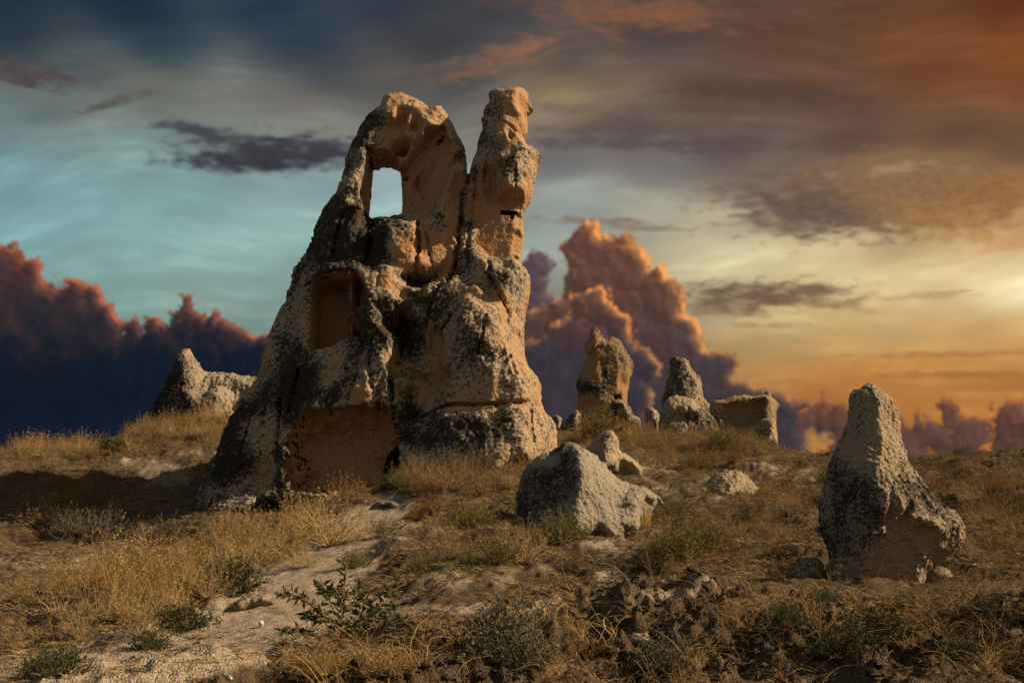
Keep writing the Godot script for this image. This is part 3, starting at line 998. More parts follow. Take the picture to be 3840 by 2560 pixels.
	for q in cells.size():
		var id := cells[q]
		var f0 := V[id]
		for axis in 3:
			var step: int = sx if axis == 0 else (sy if axis == 1 else 1)
			if (f0 < 0) == (V[id + step] < 0): continue
			var a_: int = sy if axis == 0 else (1 if axis == 1 else sx)
			var b_: int = 1 if axis == 0 else (sx if axis == 1 else sy)
			if id - a_ - b_ < 0: continue
			var A := id_of[id - a_ - b_]; var B := id_of[id - b_]; var E := id_of[id - a_]
			if A < 0 or B < 0 or E < 0: continue
			var to: PackedInt32Array = quads[cls[q]]
			if f0 < 0: to.append_array(PackedInt32Array([A, E, q, A, q, B]))
			else: to.append_array(PackedInt32Array([A, q, E, A, B, q]))
			quads[cls[q]] = to
	# a part is one connected piece: stray patches go back to the body
	if names.size() > 1:
		var up := PackedInt32Array(); up.resize(vs.size())
		for w in range(1, names.size()):
			var list: PackedInt32Array = quads[w]
			if list.size() == 0: continue
			for q in vs.size(): up[q] = q
			for q in range(0, list.size(), 3):
				var a := list[q]
				while up[a] != a:
					up[a] = up[up[a]]; a = up[a]
				for e in [1, 2]:
					var b := list[q + e]
					while up[b] != b:
						up[b] = up[up[b]]; b = up[b]
					up[b] = a
			var size := {}
			var owner := PackedInt32Array()
			for q in range(0, list.size(), 3):
				var a := list[q]
				while up[a] != a: a = up[a]
				owner.append(a)
				size[a] = size.get(a, 0) + 1
			var best := -1
			for a in size:
				if best < 0 or size[a] > size[best]: best = a
			var keep_ := PackedInt32Array()
			var body: PackedInt32Array = quads[0]
			for q in range(0, list.size(), 3):
				if owner[q / 3] == best: keep_.append_array(list.slice(q, q + 3))
				else: body.append_array(list.slice(q, q + 3))
			quads[w] = keep_
			quads[0] = body
	var root := thing(spec.called, origin, spec.label, spec.get("category", "rock"), spec.get("group", ""))
	var mat: Material = M[spec.get("mat", "rock")]
	for w in names.size():
		var idx: PackedInt32Array = quads[w]
		if idx.size() == 0: continue
		var remap := PackedInt32Array(); remap.resize(vs.size()); remap.fill(-1)
		var v2 := PackedVector3Array(); var n2 := PackedVector3Array(); var c2 := PackedColorArray()
		for q in idx.size():
			var s := idx[q]
			if remap[s] < 0:
				remap[s] = v2.size()
				v2.append(vs[s] - Vector3(origin.x, origin.y, 0)); n2.append(ns[s]); c2.append(cs[s])
			idx[q] = remap[s]
		part(root, names[w][0], arrays_mesh(v2, idx, n2, c2), mat)
	if root.get_child_count() == 1:
		# a thing of one look is one mesh
		var only: MeshInstance3D = root.get_child(0)
		var o := MeshInstance3D.new()
		o.mesh = only.mesh
		o.material_override = mat
		for key in ["label", "category", "group"]:
			if root.has_meta(key): o.set_meta(key, root.get_meta(key))
		var nm := root.name
		remove_child(root)
		root.free()
		o.name = nm
		add_child(o)
		o.position = origin
		stage("rock %s  %d x %d x %d, %d vertices" % [nm, nx, ny, nz, vs.size()])
		return o
	stage("rock %s  %d x %d x %d, %d vertices" % [root.name, nx, ny, nz, vs.size()])
	return root

var n_crack := noise(1.5, 77, 3)

func blurred(f: PackedFloat32Array, nx: int, ny: int, r: int) -> PackedFloat32Array:
	var a := PackedFloat32Array(); a.resize(nx * ny)
	var o := PackedFloat32Array(); o.resize(nx * ny)
	var w := 1.0 / (2 * r + 1)
	for i in nx:
		var s := 0.0
		for q in range(-r, r + 1): s += f[i * ny + clampi(q, 0, ny - 1)]
		for j in ny:
			a[i * ny + j] = s * w
			s += f[i * ny + mini(j + r + 1, ny - 1)] - f[i * ny + maxi(j - r, 0)]
	for j in ny:
		var s := 0.0
		for q in range(-r, r + 1): s += a[clampi(q, 0, nx - 1) * ny + j]
		for i in nx:
			o[i * ny + j] = s * w
			s += a[mini(i + r + 1, nx - 1) * ny + j] - a[maxi(i - r, 0) * ny + j]
	return o

func xy(p: Array) -> Array: return p

func rocks() -> void:
	main_rock()
	right_rock()
	far_rocks()
	boulders()

func main_rock() -> void:
	var outline := z1([[725,140],[780,120],[870,118],[915,140],[960,152],[1030,190],[1070,225],[1095,200],[1150,200],[1190,260],[1250,370],[1320,490],[1345,570],[1346,690],[1372,600],[1400,540],[1440,430],[1460,380],[1443,310],[1470,210],[1497,175],[1490,110],[1530,80],[1620,85],[1680,65],[1740,75],[1785,115],[1780,160],[1822,240],[1768,268],[1775,330],[1775,400],[1748,440],[1760,478],[1845,528],[1882,585],[1845,660],[1840,740],[1805,880],[1738,965],[1748,1080],[1750,1180],[1735,1290],[1730,1340],[1770,1390],[1795,1480]])
	outline += z2([[2020,130],[2020,220],[1995,350],[1985,470],[1985,590],[2010,660],[2070,720],[2088,790],[2080,870],[2110,930],[2165,985],[2178,1060],[2180,1130],[2185,1350],[1900,1560],[1000,1600],[60,1640],[40,1500],[60,1400],[100,1260],[150,1190],[195,1060],[250,960],[300,860],[345,820],[380,760],[430,690],[430,610],[460,530],[480,450],[530,350],[570,300],[590,220],[620,120]])
	outline += z1([[105,1370],[165,1300],[225,1180],[250,1050],[290,970],[360,890],[400,820],[430,720],[455,640],[460,590],[500,490],[540,420],[590,340],[640,255],[710,200]])
	var pts := z1([
		[790,160,.3,.15],[870,160,.3,.1],[1000,200,.3,.25],[1130,240,.3,.2],[960,240,.5,.15],[850,220,.55,.1],[760,230,.5,.2],
		[680,290,.4,.75],[640,420,.5,.8],[560,560,.55,.6],[520,720,.6,.3],[470,850,.65,.7],[640,560,.4,.3],[620,740,.45,.2],[600,880,.5,.3],[560,800,.6,.25],[590,650,.55,.4],
		[800,300,.65,.1],[930,315,.6,.1],[1060,350,.5,.15],[760,520,.2,.04],[740,600,.05,.03],[880,600,.05,.03],[830,480,.3,.05],[960,480,.3,.2],[1000,560,-.3,.02],[900,430,.4,.08],[1010,430,.35,.2],[870,360,.2,.05],[960,380,.2,.05],[780,380,.25,.05],
		[900,650,-.9,.05],[900,900,-.8,.1],[990,760,-.75,.03],[1100,600,-.35,.03],[1100,850,-.25,.05],[1210,500,.25,.1],[1225,700,.3,.15],[1180,870,.35,.2],[1020,960,.1,.3],[1150,700,-.15,.03],[1050,700,-.6,.03],[1140,430,.25,.1],
		[1250,480,.3,.4],[1320,600,-.2,.4],[1290,760,0,.1],[1270,870,.1,.1],[1200,380,.3,.25],[1290,540,.15,.5],
		[740,1005,.1,.7],[560,970,.6,.8],[640,1030,.2,.9],[880,990,.05,.4],[740,1045,.6,.8],[470,930,.75,.5],
		[400,1000,.55,.85],[320,1150,.6,.85],[520,1150,1.1,.9],[450,1330,1.15,.9],[600,1250,.9,.9],[250,1330,.5,.6],[150,1450,.4,.6],[400,1180,.9,.85],[330,1330,.8,.85],
		[760,1090,1.15,.85],[880,1080,1.1,.7],[960,1090,1.05,.3],[830,1250,1.2,.05],[930,1200,1.1,.05],[870,1390,.95,.05],[970,1350,.9,.05],[720,1300,1.05,.9],[700,1120,1.0,.85],[800,1130,1.2,.5],
		[1060,1070,.75,.25],[1150,1000,.7,.5],[1180,1150,.6,.03],[1080,1350,.6,.05],[1230,1100,.45,.03],[1200,1380,.4,.05],[1270,1000,.3,.1],[1020,1250,.7,.05],
		[980,1500,-.3,.55],[900,1450,.5,.8],[1080,1480,.2,.6],[720,1430,1.3,.2],[780,1420,1.25,.1],[640,1400,1.25,.8],
		[1560,130,.35,.4],[1680,120,.45,.1],[1760,150,.1,.1],[1680,230,.5,.08],[1770,250,.15,.05],[1520,250,.3,.6],[1600,290,.45,.2],[1700,350,.4,.1],[1480,300,.05,.5],[1750,390,.1,.1],[1620,170,.5,.15],[1730,300,.35,.05],
		[1620,350,.55,.05],[1560,430,.55,.1],[1700,440,.4,.05],[1480,440,.2,.6],[1620,430,.55,.1],[1640,462,.35,.3],
		[1650,490,.6,.3],[1750,540,.65,.4],[1830,570,.35,.4],[1560,520,.5,.5],[1680,620,.9,.6],[1620,700,.95,.6],[1700,700,.9,.7],[1780,700,.6,.3],[1830,640,.25,.1],[1640,800,1.0,.4],[1740,830,.85,.2],[1800,800,.3,.05],[1585,870,.9,.05],[1760,885,.55,.1],[1680,850,.9,.15],[1580,600,.7,.4],[1570,750,.8,.3],
		[1440,620,.3,.2],[1420,760,.3,.15],[1500,700,.05,.1],[1530,850,.15,.05],[1380,700,.5,.7],[1330,850,.55,.7],[1430,880,.28,.05],[1400,935,.3,.05],[1540,720,.15,.1],
		[1540,935,.3,.05],[1650,975,.3,.02],[1740,990,.2,.02],[1400,1000,.3,.1],[1330,1050,.4,.6],[1500,1050,.3,.02],[1650,1100,.3,.02],[1740,1120,.15,.05],[1340,1180,.5,.5],[1450,1180,.35,.03],[1600,1260,.4,.05],[1720,1290,.2,.1],
		[1420,1310,.8,.2],[1340,1330,.7,.6],[1260,1400,.6,.6],[1500,1390,1.2,.3],[1580,1350,.8,.3],[1680,1350,.75,.4],[1650,1450,1.1,.6],[1750,1400,.4,.3],[1780,1500,.2,.1],[1350,1500,1.2,.4],[1560,1540,1.2,.2],
	])
	pts += z2([
		[560,330,0.5,0.3],[640,350,0.75,0.3],[660,200,0.65,0.5],[700,120,0.9,0.5],[600,480,0.9,0.5],[500,560,0.55,0.3],[540,700,0.9,0.7],[450,650,0.5,0.2],[650,570,1.1,0.8],[700,400,1.05,0.3],[520,430,0.5,0.35],
		[860,70,1.3,0.8],[1020,110,1.35,0.5],[1090,280,1.5,0.7],[1080,400,1.55,0.8],[1060,500,1.55,0.6],[720,610,1.3,0.5],[860,600,1.5,0.3],[760,680,1.6,0.8],[850,680,1.6,0.15],[960,600,1.65,0.5],[1000,720,1.75,0.6],[900,780,1.75,0.6],[700,780,1.5,0.9],[600,720,1.2,0.95],[520,820,1.2,0.95],[690,180,1,0.45],[695,300,1.05,0.35],
		[650,900,1.6,0.8],[780,850,1.75,0.7],[900,860,1.8,0.5],[1000,890,1.85,0.3],[1060,800,1.95,0.05],[1100,860,1.85,0.5],[1040,700,1.85,0.3],
		[1200,280,1.4,0.6],[1250,200,1.1,0.2],[1290,290,0.9,0.2],[1170,170,1.3,0.1],[1130,130,1.3,0.1],[1180,500,1.6,0.8],[1150,620,1.8,0.3],[1200,600,1.6,0.1],[1130,720,1.85,0.7],[1190,720,1.7,0.5],[1120,560,1.75,0.8],
		[1260,380,.1,.6],[1300,450,.0,.6],[1250,480,.1,.6],[1290,600,.4,.55],[1240,640,1.2,0.2],[1260,760,1.7,0.2],[1240,860,1.8,0.4],[1310,720,0.9,0.5],[1300,850,1.1,0.6],[1320,950,1.2,0.9],[1260,1000,1.6,0.7],[1290,1100,1.6,0.85],[1270,1150,1.75,0.4],
		[1340,260,0.9,0.7],[1400,220,1,0.4],[1500,160,1,0.2],[1450,280,1.1,0.7],[1400,400,1.1,0.7],[1350,450,1,0.85],
		[1450,460,1,0.02],[1480,600,0.9,0.02],[1440,700,0.8,0.02],[1400,680,1,0.3],[1500,740,0.9,0.05],[1440,820,1,0.03],[1380,870,1.15,0.1],[1360,780,0.9,0.3],[1470,780,0.95,0.02],
		[1530,420,1.5,0.6],[1560,520,1.75,0.35],[1520,650,1.6,0.4],[1640,250,1.4,0.2],[1700,200,1.4,0.27],[1620,400,1.85,0.5],[1700,450,1.95,0.65],[1780,380,1.85,0.3],[1830,440,1.65,0.2],[1860,500,1.65,0.2],[1700,320,1.75,0.3],[1780,200,1,0.3],[1790,280,1.2,0.25],
		[1880,300,0.9,0.27],[1940,300,0.5,0.27],[1900,450,0.9,0.27],[1960,450,0.4,0.27],[1930,560,0.8,0.27],[1860,180,1.15,0.55],[1920,130,0.8,0.5],[1980,150,0.35,0.3],[1870,240,1.1,0.35],
		[1900,600,1.7,0.3],[1920,700,1.9,0.3],[1980,650,1.1,0.2],[1960,780,2,0.3],[2040,740,1,0.27],[2060,820,0.9,0.2],[2000,880,1.8,0.3],
		[1700,600,2,0.65],[1600,700,1.9,0.45],[1800,700,2.1,0.35],[1650,800,2,0.15],[1500,850,1.75,0.5],[1800,830,2.15,0.12],[1900,850,2.15,0.3],[1560,905,1.95,0.05],[1750,915,2.2,0.05],[1900,895,2.2,0.27],[1430,920,1.6,0.4],[1600,600,1.85,0.5],[1800,550,2,0.5],
		[1400,990,1.7,0.5],[1500,970,2.1,0.8],[1700,965,2.35,0.8],[1900,955,2.35,0.7],[1980,935,2.1,0.3],[1400,1100,2,0.8],[1600,1080,2.5,0.8],[1850,1060,2.55,0.8],[1960,1060,2.4,0.4],[2010,1000,2,0.27],[2020,1150,2.1,0.27],[2060,1000,1.4,0.27],[2120,1050,1,0.27],[2150,1100,0.7,0.27],[1400,1200,2.1,0.3],[1600,1200,2.5,0.27],[1850,1170,2.6,0.3],[1990,1180,2.4,0.27],[1500,1300,2.4,0.27],[1800,1300,2.6,0.27],[2100,940,0.8,0.27],[1500,1500,2.5,0.27],[1900,1450,2.6,0.27],
		[330,830,0.6,0.2],[420,870,0.9,0.8],[300,950,0.7,0.95],[450,920,1.2,0.6],[250,1050,0.7,0.9],[380,1000,1.2,0.3],[500,1000,1.5,0.2],[540,1100,1.7,0.2],[420,1080,1.4,0.2],[560,900,1.4,0.9],[600,830,1.4,0.95],[200,1180,0.8,0.7],[350,1200,1.5,0.9],[250,1300,1.3,0.95],[450,1180,1.65,0.2],[520,1220,1.75,0.2],[400,1300,1.2,0.3],[300,1370,1.3,0.2],[480,1330,1.4,0.2],[150,1420,1.35,0.5],[300,1430,1.6,0.5],[450,1420,1.7,0.4],[560,1300,1.8,0.9],[580,1450,1.8,0.8],[350,1520,1.9,0.6],[150,1500,1.6,0.7],[560,1180,1.8,0.9],[590,1000,1.65,0.8],
		[700,950,1.8,0.1],[900,1000,1.85,0.05],[1100,1000,1.85,0.05],[700,1250,1.9,0.05],[1000,1250,1.9,0.05],[1250,1250,1.9,0.4],[900,1450,2.1,0.2],[1250,1400,2.2,0.3],
	])
	var window := z1([[625,570],[690,555],[755,540],[800,560],[850,590],[852,700],[857,800],[852,1010],[740,1030],[670,1030],[630,1040],[585,900],[600,800],[615,700]])
	var chamber := z2([[735,108],[1005,95],[1052,200],[1045,330],[1025,495],[720,592],[712,350],[715,170]])
	var cave := z2([[640,965],[700,895],[880,885],[980,915],[1090,875],[1180,885],[1220,965],[1225,1080],[1240,1140],[1260,1320],[1100,1420],[590,1420],[570,1200],[600,1010]])
	var doorway := z2([[1125,1330],[1150,1220],[1190,1150],[1228,1122],[1252,1150],[1255,1230],[1262,1340]])
	chamber = z2([[735,108],[955,97],[955,518],[720,592],[712,350],[715,170]])
	var chamber_side := z2([[955,97],[1005,95],[1052,200],[1045,330],[1025,495],[955,518]])
	var recess := z1([[645,620],[700,610],[755,585],[850,628],[900,600],[950,540],[1060,410],[1185,365],[1228,490],[1232,700],[1180,850],[1130,905],[1020,980],[850,985],[740,985],[645,1000],[610,900],[640,700]])
	var overhang := z1([[1545,905],[1580,865],[1690,868],[1800,893],[1820,1330],[1600,1325],[1480,1290],[1400,1200],[1390,935]])
	var niche := z2([[1430,440],[1470,415],[1490,450],[1490,600],[1520,700],[1500,740],[1440,780],[1390,780],[1402,680],[1380,640],[1400,540]])
	var pigeon_holes := []
	for q in [[1160,437,.1],[1133,458,0],[1043,513,-.2],[1165,1028,.6],[1115,1032,.6],[905,765,-.9],[1660,1020,.2]]:
		pigeon_holes.append([z1([[q[0]-11,q[1]-10],[q[0]+11,q[1]-10],[q[0]+11,q[1]+10],[q[0]-11,q[1]+10]]), q[2] - 0.5, 9, q[2], 0.0, 0.01])
	pigeon_holes.append([z1([[1585,984],[1640,988],[1690,980],[1688,994],[1640,1004],[1590,1000]]), -0.2, 9, 0.2, 0.0, 0.01])
	build_rock({
		"called": "rock_formation", "label": "tall twin-spired tuff rock with a see-through window and carved rooms", "category": "rock formation",
		"depth": 28.0, "cell": 0.047, "outline": outline, "points": pts, "back": [2.4, 0.8], "round": 1.2, "k": 0.12, "amp": 0.15, "freq": 0.9, "seed": 3, "bare_rough": 0.5, "soft": 0.045, "soften": 1, "pits": 0.16, "boost": 0.6, "wide": 0.4,
		"holes": [window], "base_y": 3.2,
		"rooms": [[chamber, -0.5, 3, 1.3, 0.0, 0.035], [chamber_side, -0.5, 3, 1.3, 3.0], [cave, 0.45, 4, 1.8, 0.0, 0.14, 0.9], [doorway, -0.3, 5, 1.3], [recess, -1.45, 6, 0.2, 0.55, 0.04, 0.2], [overhang, 0.2, 7, 0.5, 0.0, 0.07], [niche, 0.55, 8, 1.2, 0.0, 0.08, 0.4]] + pigeon_holes,
		"parts": [["body", []], ["window_spire", z1([[300,850],[560,900],[1000,990],[1290,930],[1400,560],[1300,0],[300,0]])], ["right_spire", z1([[1290,1300],[1800,1360],[2000,800],[1900,0],[1400,0],[1370,600],[1280,1000]])], ["carved_chamber", []], ["carved_cave", []], ["cave_doorway", []], ["window_recess", []], ["overhang_recess", []], ["carved_niche", []], ["pigeon_hole", []]],
		"cracks": [
			[z1([[1358,610],[1310,760],[1292,930],[1272,1100],[1262,1280],[1225,1400],[1200,1470]]), .09, .7], [z2([[1310,290],[1270,400],[1250,520],[1240,640],[1215,800],[1230,950],[1245,1100]]), .09, .5],
			[z2([[1620,420],[1600,560],[1560,700],[1540,850]]), .045, .22], [z2([[1760,420],[1740,560],[1700,700]]), .04, .2], [z2([[1880,520],[1900,650],[1935,760]]), .045, .25], [z2([[400,900],[360,1050],[330,1200]]), .045, .25], [z2([[1110,540],[1095,700],[1112,840]]), .045, .25],
			[z1([[450,880],[420,1050],[380,1250],[300,1400]]), .045, .25], [z1([[1400,600],[1385,800],[1352,1000],[1335,1200]]), .05, .3], [z1([[1500,480],[1460,600],[1470,760]]), .04, .2],
			[z2([[1060,520],[1035,640],[1020,760],[975,880]]), .05, .3], [z2([[720,640],[660,720],[640,840],[620,960]]), .06, .3], [z2([[560,880],[570,1000],[560,1150],[575,1300]]), .06, .35], [z2([[1500,160],[1440,300],[1410,420],[1385,540]]), .06, .35], [z2([[1600,330],[1540,420],[1500,480]]), .06, .3],
			[z1([[640,1000],[635,1150],[615,1280],[600,1350]]), .07, .55], [z1([[985,1040],[985,1200],[965,1350],[985,1420]]), .06, .6],
			[z1([[1020,1050],[1050,1150],[1060,1250],[1095,1370]]), .035, .15], [z1([[880,210],[885,310],[800,440],[720,500]]), .04, .2], [z1([[1080,390],[960,410],[880,520]]), .04, .15], [z1([[690,480],[760,580]]), .035, .2],
			[z1([[950,540],[940,600],[990,720],[1000,850],[930,900],[940,960]]), .035, .18], [z1([[1610,290],[1680,330],[1770,320]]), .035, .18], [z1([[1570,560],[1600,680],[1590,850],[1530,900]]), .035, .18],
			[z1([[1690,640],[1680,760],[1700,860]]), .035, .15], [z1([[1490,1320],[1500,1450],[1560,1540]]), .05, .3],
			[z2([[1780,40],[1790,150],[1840,260],[1890,330],[1880,420]]), .05, .3],
			[z2([[1395,985],[1480,955],[1560,935],[1700,942],[1820,950],[1960,925],[2080,905]]), .045, .45], [z2([[1660,830],[1700,920]]), .035, .15], [z2([[2020,960],[2025,1080],[2040,1170]]), .04, .3],
			[z2([[560,520],[540,600],[520,650]]), .035, .15], [z2([[475,900],[470,1010],[430,1060]]), .035, .15], [z2([[960,900],[975,980],[960,1080]]), .03, .12],
			[z2([[1380,640],[1400,720],[1440,760]]), .04, .2], [z2([[1140,110],[1130,190],[1120,230]]), .03, .12],
		],
	})

func right_rock() -> void:
	build_rock({
		"called": "standing_rock", "label": "lone standing rock like a seated figure beside the trail, dark lichen on its left face", "category": "rock",
		"depth": 13.2, "cell": 0.022, "back": [0.7, 0.3], "round": 0.45, "k": 0.06, "amp": 0.085, "freq": 2.3, "lfreq": 3.4, "seed": 21, "soft": 0.02, "soften": 1, "boost": 0.4, "wide": 0.12, "bare_rough": 0.65, "edge": -0.05, "mat": "stone", "pits": 0.22,
		"tan": Vector3(0.46, 0.37, 0.265), "grey": Vector3(0.46, 0.395, 0.315), "base_y": 0.6,
		"outline": z4([[510,210],[540,178],[570,180],[600,160],[640,148],[690,165],[740,195],[780,225],[800,270],[830,330],[847,400],[845,470],[860,560],[880,620],[920,690],[960,750],[1010,810],[1060,870],[1110,930],[1160,955],[1210,980],[1245,1020],[1268,1090],[1265,1160],[1245,1225],[1190,1260],[1120,1300],[1060,1350],[1010,1400],[1000,1450],[1020,1560],[360,1560],[375,1430],[370,1350],[400,1290],[390,1240],[370,1190],[340,1120],[322,1030],[325,920],[345,830],[365,740],[385,650],[420,590],[450,520],[480,430],[505,400],[512,330]]),
		"points": z4([
			[560,260,.10,.35],[600,220,.14,.4],[660,200,.14,.3],[690,270,.22,.2],[740,260,.14,.2],[790,320,.04,.15],[560,400,.12,.3],[620,350,.2,.3],[680,400,.28,.15],[760,420,.14,.15],[820,450,0,.15],
			[470,560,.08,.3],[560,550,.22,.1],[640,540,.30,.1],[720,560,.34,.12],[790,560,.2,.15],[840,600,.05,.2],
			[420,700,.12,.7],[520,680,.3,.35],[600,650,.38,.2],[680,700,.45,.3],[780,680,.32,.3],[880,720,.1,.4],
			[380,850,.12,.6],[480,820,.34,.66],[600,800,.46,.7],[680,830,.52,.5],[760,800,.5,.3],[860,820,.36,.65],[960,830,.15,.6],
			[350,1000,.1,.55],[450,1000,.4,.6],[600,980,.55,.65],[700,1000,.62,.6],[735,950,.66,.4],[745,890,.66,.2],[830,955,.66,.5],[900,900,.45,.7],[1000,930,.28,.6],[1060,960,.25,.6],
			[900,1025,.62,.4],[1000,1055,.55,.3],[1100,1115,.42,.25],[1180,1060,.3,.5],[1240,1100,.08,.4],[1240,1165,.12,.1],
			[770,960,.5,.04],[860,1030,.46,.05],[960,1090,.42,.05],[1080,1160,.32,.05],[1180,1200,.15,.05],[740,1080,.56,.2],[730,1150,.55,.3],[760,1100,.46,.03],
			[800,1180,.42,.03],[900,1180,.4,.03],[1000,1200,.34,.03],[1080,1250,.2,.03],[400,1130,.3,.55],[520,1120,.52,.6],[640,1120,.58,.6],[420,1210,.3,.5],[520,1210,.5,.55],[640,1220,.52,.25],[700,1230,.45,.1],
			[450,1290,.35,.3],[600,1320,.4,.1],[750,1320,.32,.04],[900,1310,.26,.04],[1000,1330,.15,.04],[420,1400,.4,.2],[600,1420,.3,.1],[800,1420,.2,.05],[950,1420,.1,.05],[600,1530,.3,.1],
		]),
		"cracks": [[z4([[745,900],[740,1000],[735,1100],[720,1150],[640,1190]]), .02, .06], [z4([[470,1180],[480,1190]]), .03, .1], [z4([[580,1185],[590,1190]]), .03, .1]], "proud": 0.5,
	})

func far_rocks() -> void:
	build_rock({
		"called": "horned_rock", "label": "two-horned slab of brown rock with a small dark doorway cut in its foot", "category": "rock",
		"depth": 55.0, "cell": 0.07, "back": [1.4, 0.7], "round": 0.9, "k": 0.1, "edge": 0.05, "boost": 0.1, "amp": 0.14, "freq": 0.8, "seed": 31, "bare_rough": 0.5, "soft": 0.1, "base_y": 9.0,
		"tan": Vector3(0.48, 0.29, 0.15), "grey": Vector3(0.42, 0.32, 0.22),
		"outline": z3([[500,215],[520,180],[550,178],[580,200],[600,250],[632,300],[660,275],[690,262],[740,270],[770,310],[800,360],[850,430],[885,520],[875,590],[850,640],[845,720],[830,760],[825,840],[850,1000],[860,1200],[400,1200],[400,900],[400,760],[385,720],[385,660],[400,600],[430,560],[445,490],[480,450],[475,425],[450,390],[452,320],[490,290],[500,240]]),
		"points": z3([[540,230,.3,.4],[560,300,.5,.2],[490,360,.3,.1],[560,380,.5,.15],[632,325,.45,.3],[690,320,.5,.2],[740,340,.5,.4],[780,420,.5,.45],[640,480,.55,.55],[560,500,.6,.1],[700,450,.6,.45],[820,500,.45,.45],[860,540,.1,.4],[460,600,.5,.15],[560,650,.7,.05],[640,620,.6,.6],[740,620,.7,.05],[820,600,.5,.2],[420,690,.5,.8],[560,710,.75,.75],[640,720,.7,.7],[740,720,.7,.05],[800,740,.6,.1],[830,700,.1,.05],[450,800,.6,.05],[600,850,.8,.04],[720,900,.8,.04],[800,830,.6,.1],[450,1000,.7,.04],[650,1050,.8,.04],[800,1000,.6,.1],[600,1180,.8,.05]]),
		"rooms": [[z3([[712,776],[775,776],[775,900],[712,900]]), -0.4, 1, 0.7]], "parts": [["body", []], ["doorway", []]], "proud": 0.6,
		"cracks": [[z3([[510,400],[560,350],[600,300]]), .07, .25]],
	})
	build_rock({
		"called": "hump_rock", "label": "dark rounded rock humped over a low gap, in front of the horned slab", "depth": 50.0, "cell": 0.06, "back": [0.9, 0.5], "k": 0.2, "amp": 0.1, "freq": 1.1, "seed": 41, "base_y": 9.0,
		"outline": z3([[665,860],[690,820],[750,803],[790,815],[850,860],[875,900],[885,940],[940,970],[960,1040],[965,1200],[770,1200],[775,1010],[740,955],[715,1000],[700,1200],[650,1200],[655,1000]]),
		"points": z3([[720,850,.5,.5],[780,850,.6,.45],[840,920,.5,.5],[700,930,.4,.5],[800,930,.7,.5],[840,990,.7,.6],[920,1010,.4,.6],[880,1100,.6,.6],[680,1080,.4,.6]]),
	})
	build_rock({
		"called": "dark_horn_rock", "label": "dark blunt-topped rock rising behind the pale dome", "depth": 53.0, "cell": 0.07, "back": [1.4, 0.7], "k": 0.2, "amp": 0.16, "freq": 0.9, "seed": 51, "base_y": 9.0,
		"tan": Vector3(0.33, 0.23, 0.14),
		"outline": z3([[1210,490],[1215,445],[1240,430],[1290,440],[1350,455],[1380,490],[1400,540],[1440,580],[1480,620],[1495,720],[1505,800],[1540,830],[1600,880],[1610,930],[1620,1200],[1140,1200],[1140,900],[1140,790],[1165,740],[1170,650],[1210,600],[1215,540]]),
		"points": z3([[1260,480,.4,.7],[1330,490,.4,.6],[1370,520,.1,.15],[1270,580,.6,.6],[1370,580,.6,.6],[1410,600,.1,.2],[1220,700,.5,.6],[1320,680,.8,.6],[1420,680,.6,.6],[1470,700,.2,.3],[1200,800,.5,.6],[1320,800,.9,.55],[1440,780,.7,.35],[1490,820,.3,.2],[1560,900,.3,.3],[1400,1000,1.0,.5],[1200,1000,.7,.5],[1550,1100,.5,.4]]),
	})
	build_rock({
		"called": "pale_dome_rock", "label": "pale rounded dome rock with hollows in its face, below the dark horn", "depth": 45.0, "cell": 0.06, "back": [1.2, 0.7], "round": 1.0, "k": 0.22, "amp": 0.13, "freq": 0.9, "seed": 61, "base_y": 8.0,
		"tan": Vector3(0.45, 0.36, 0.26), "grey": Vector3(0.47, 0.41, 0.33),
		"outline": z3([[1110,1000],[1130,900],[1160,820],[1200,785],[1260,770],[1340,785],[1420,810],[1450,840],[1500,880],[1560,920],[1600,980],[1640,1050],[1665,1120],[1680,1260],[1090,1260],[1105,1080]]),
		"points": z3([[1260,810,.2,.1],[1340,830,.35,.1],[1190,850,.3,.15],[1220,900,.6,.2],[1300,880,.6,.1],[1400,850,.4,.15],[1360,900,.8,.1],[1330,920,.9,.1],[1280,960,.4,.05],[1240,940,.5,.3],[1350,970,.5,.05],[1440,930,.7,.7],[1500,950,.5,.6],[1450,1020,.8,.75],[1560,1020,.6,.7],[1380,1040,.9,.4],[1250,1040,.8,.3],[1160,980,.5,.4],[1160,1080,.6,.3],[1620,1100,.4,.6],[1500,1150,1.0,.6],[1300,1150,1.0,.3]]),
		"cracks": [[z3([[1375,880],[1380,950],[1365,1040]]), .07, .3]],
	})
	build_rock({
		"called": "small_dome_rock", "label": "small grey dome rock left of the pale dome, ridge grass at its foot", "depth": 46.5, "cell": 0.06, "back": [0.7, 0.4], "k": 0.2, "amp": 0.08, "freq": 1.2, "seed": 63, "base_y": 8.0,
		"outline": z3([[980,1000],[985,900],[1010,875],[1050,875],[1100,910],[1125,960],[1130,1200],[975,1200]]),
		"points": z3([[1020,910,.3,.3],[1060,930,.4,.4],[1030,980,.5,.5],[1090,980,.4,.5],[1050,1080,.6,.5]]),
	})
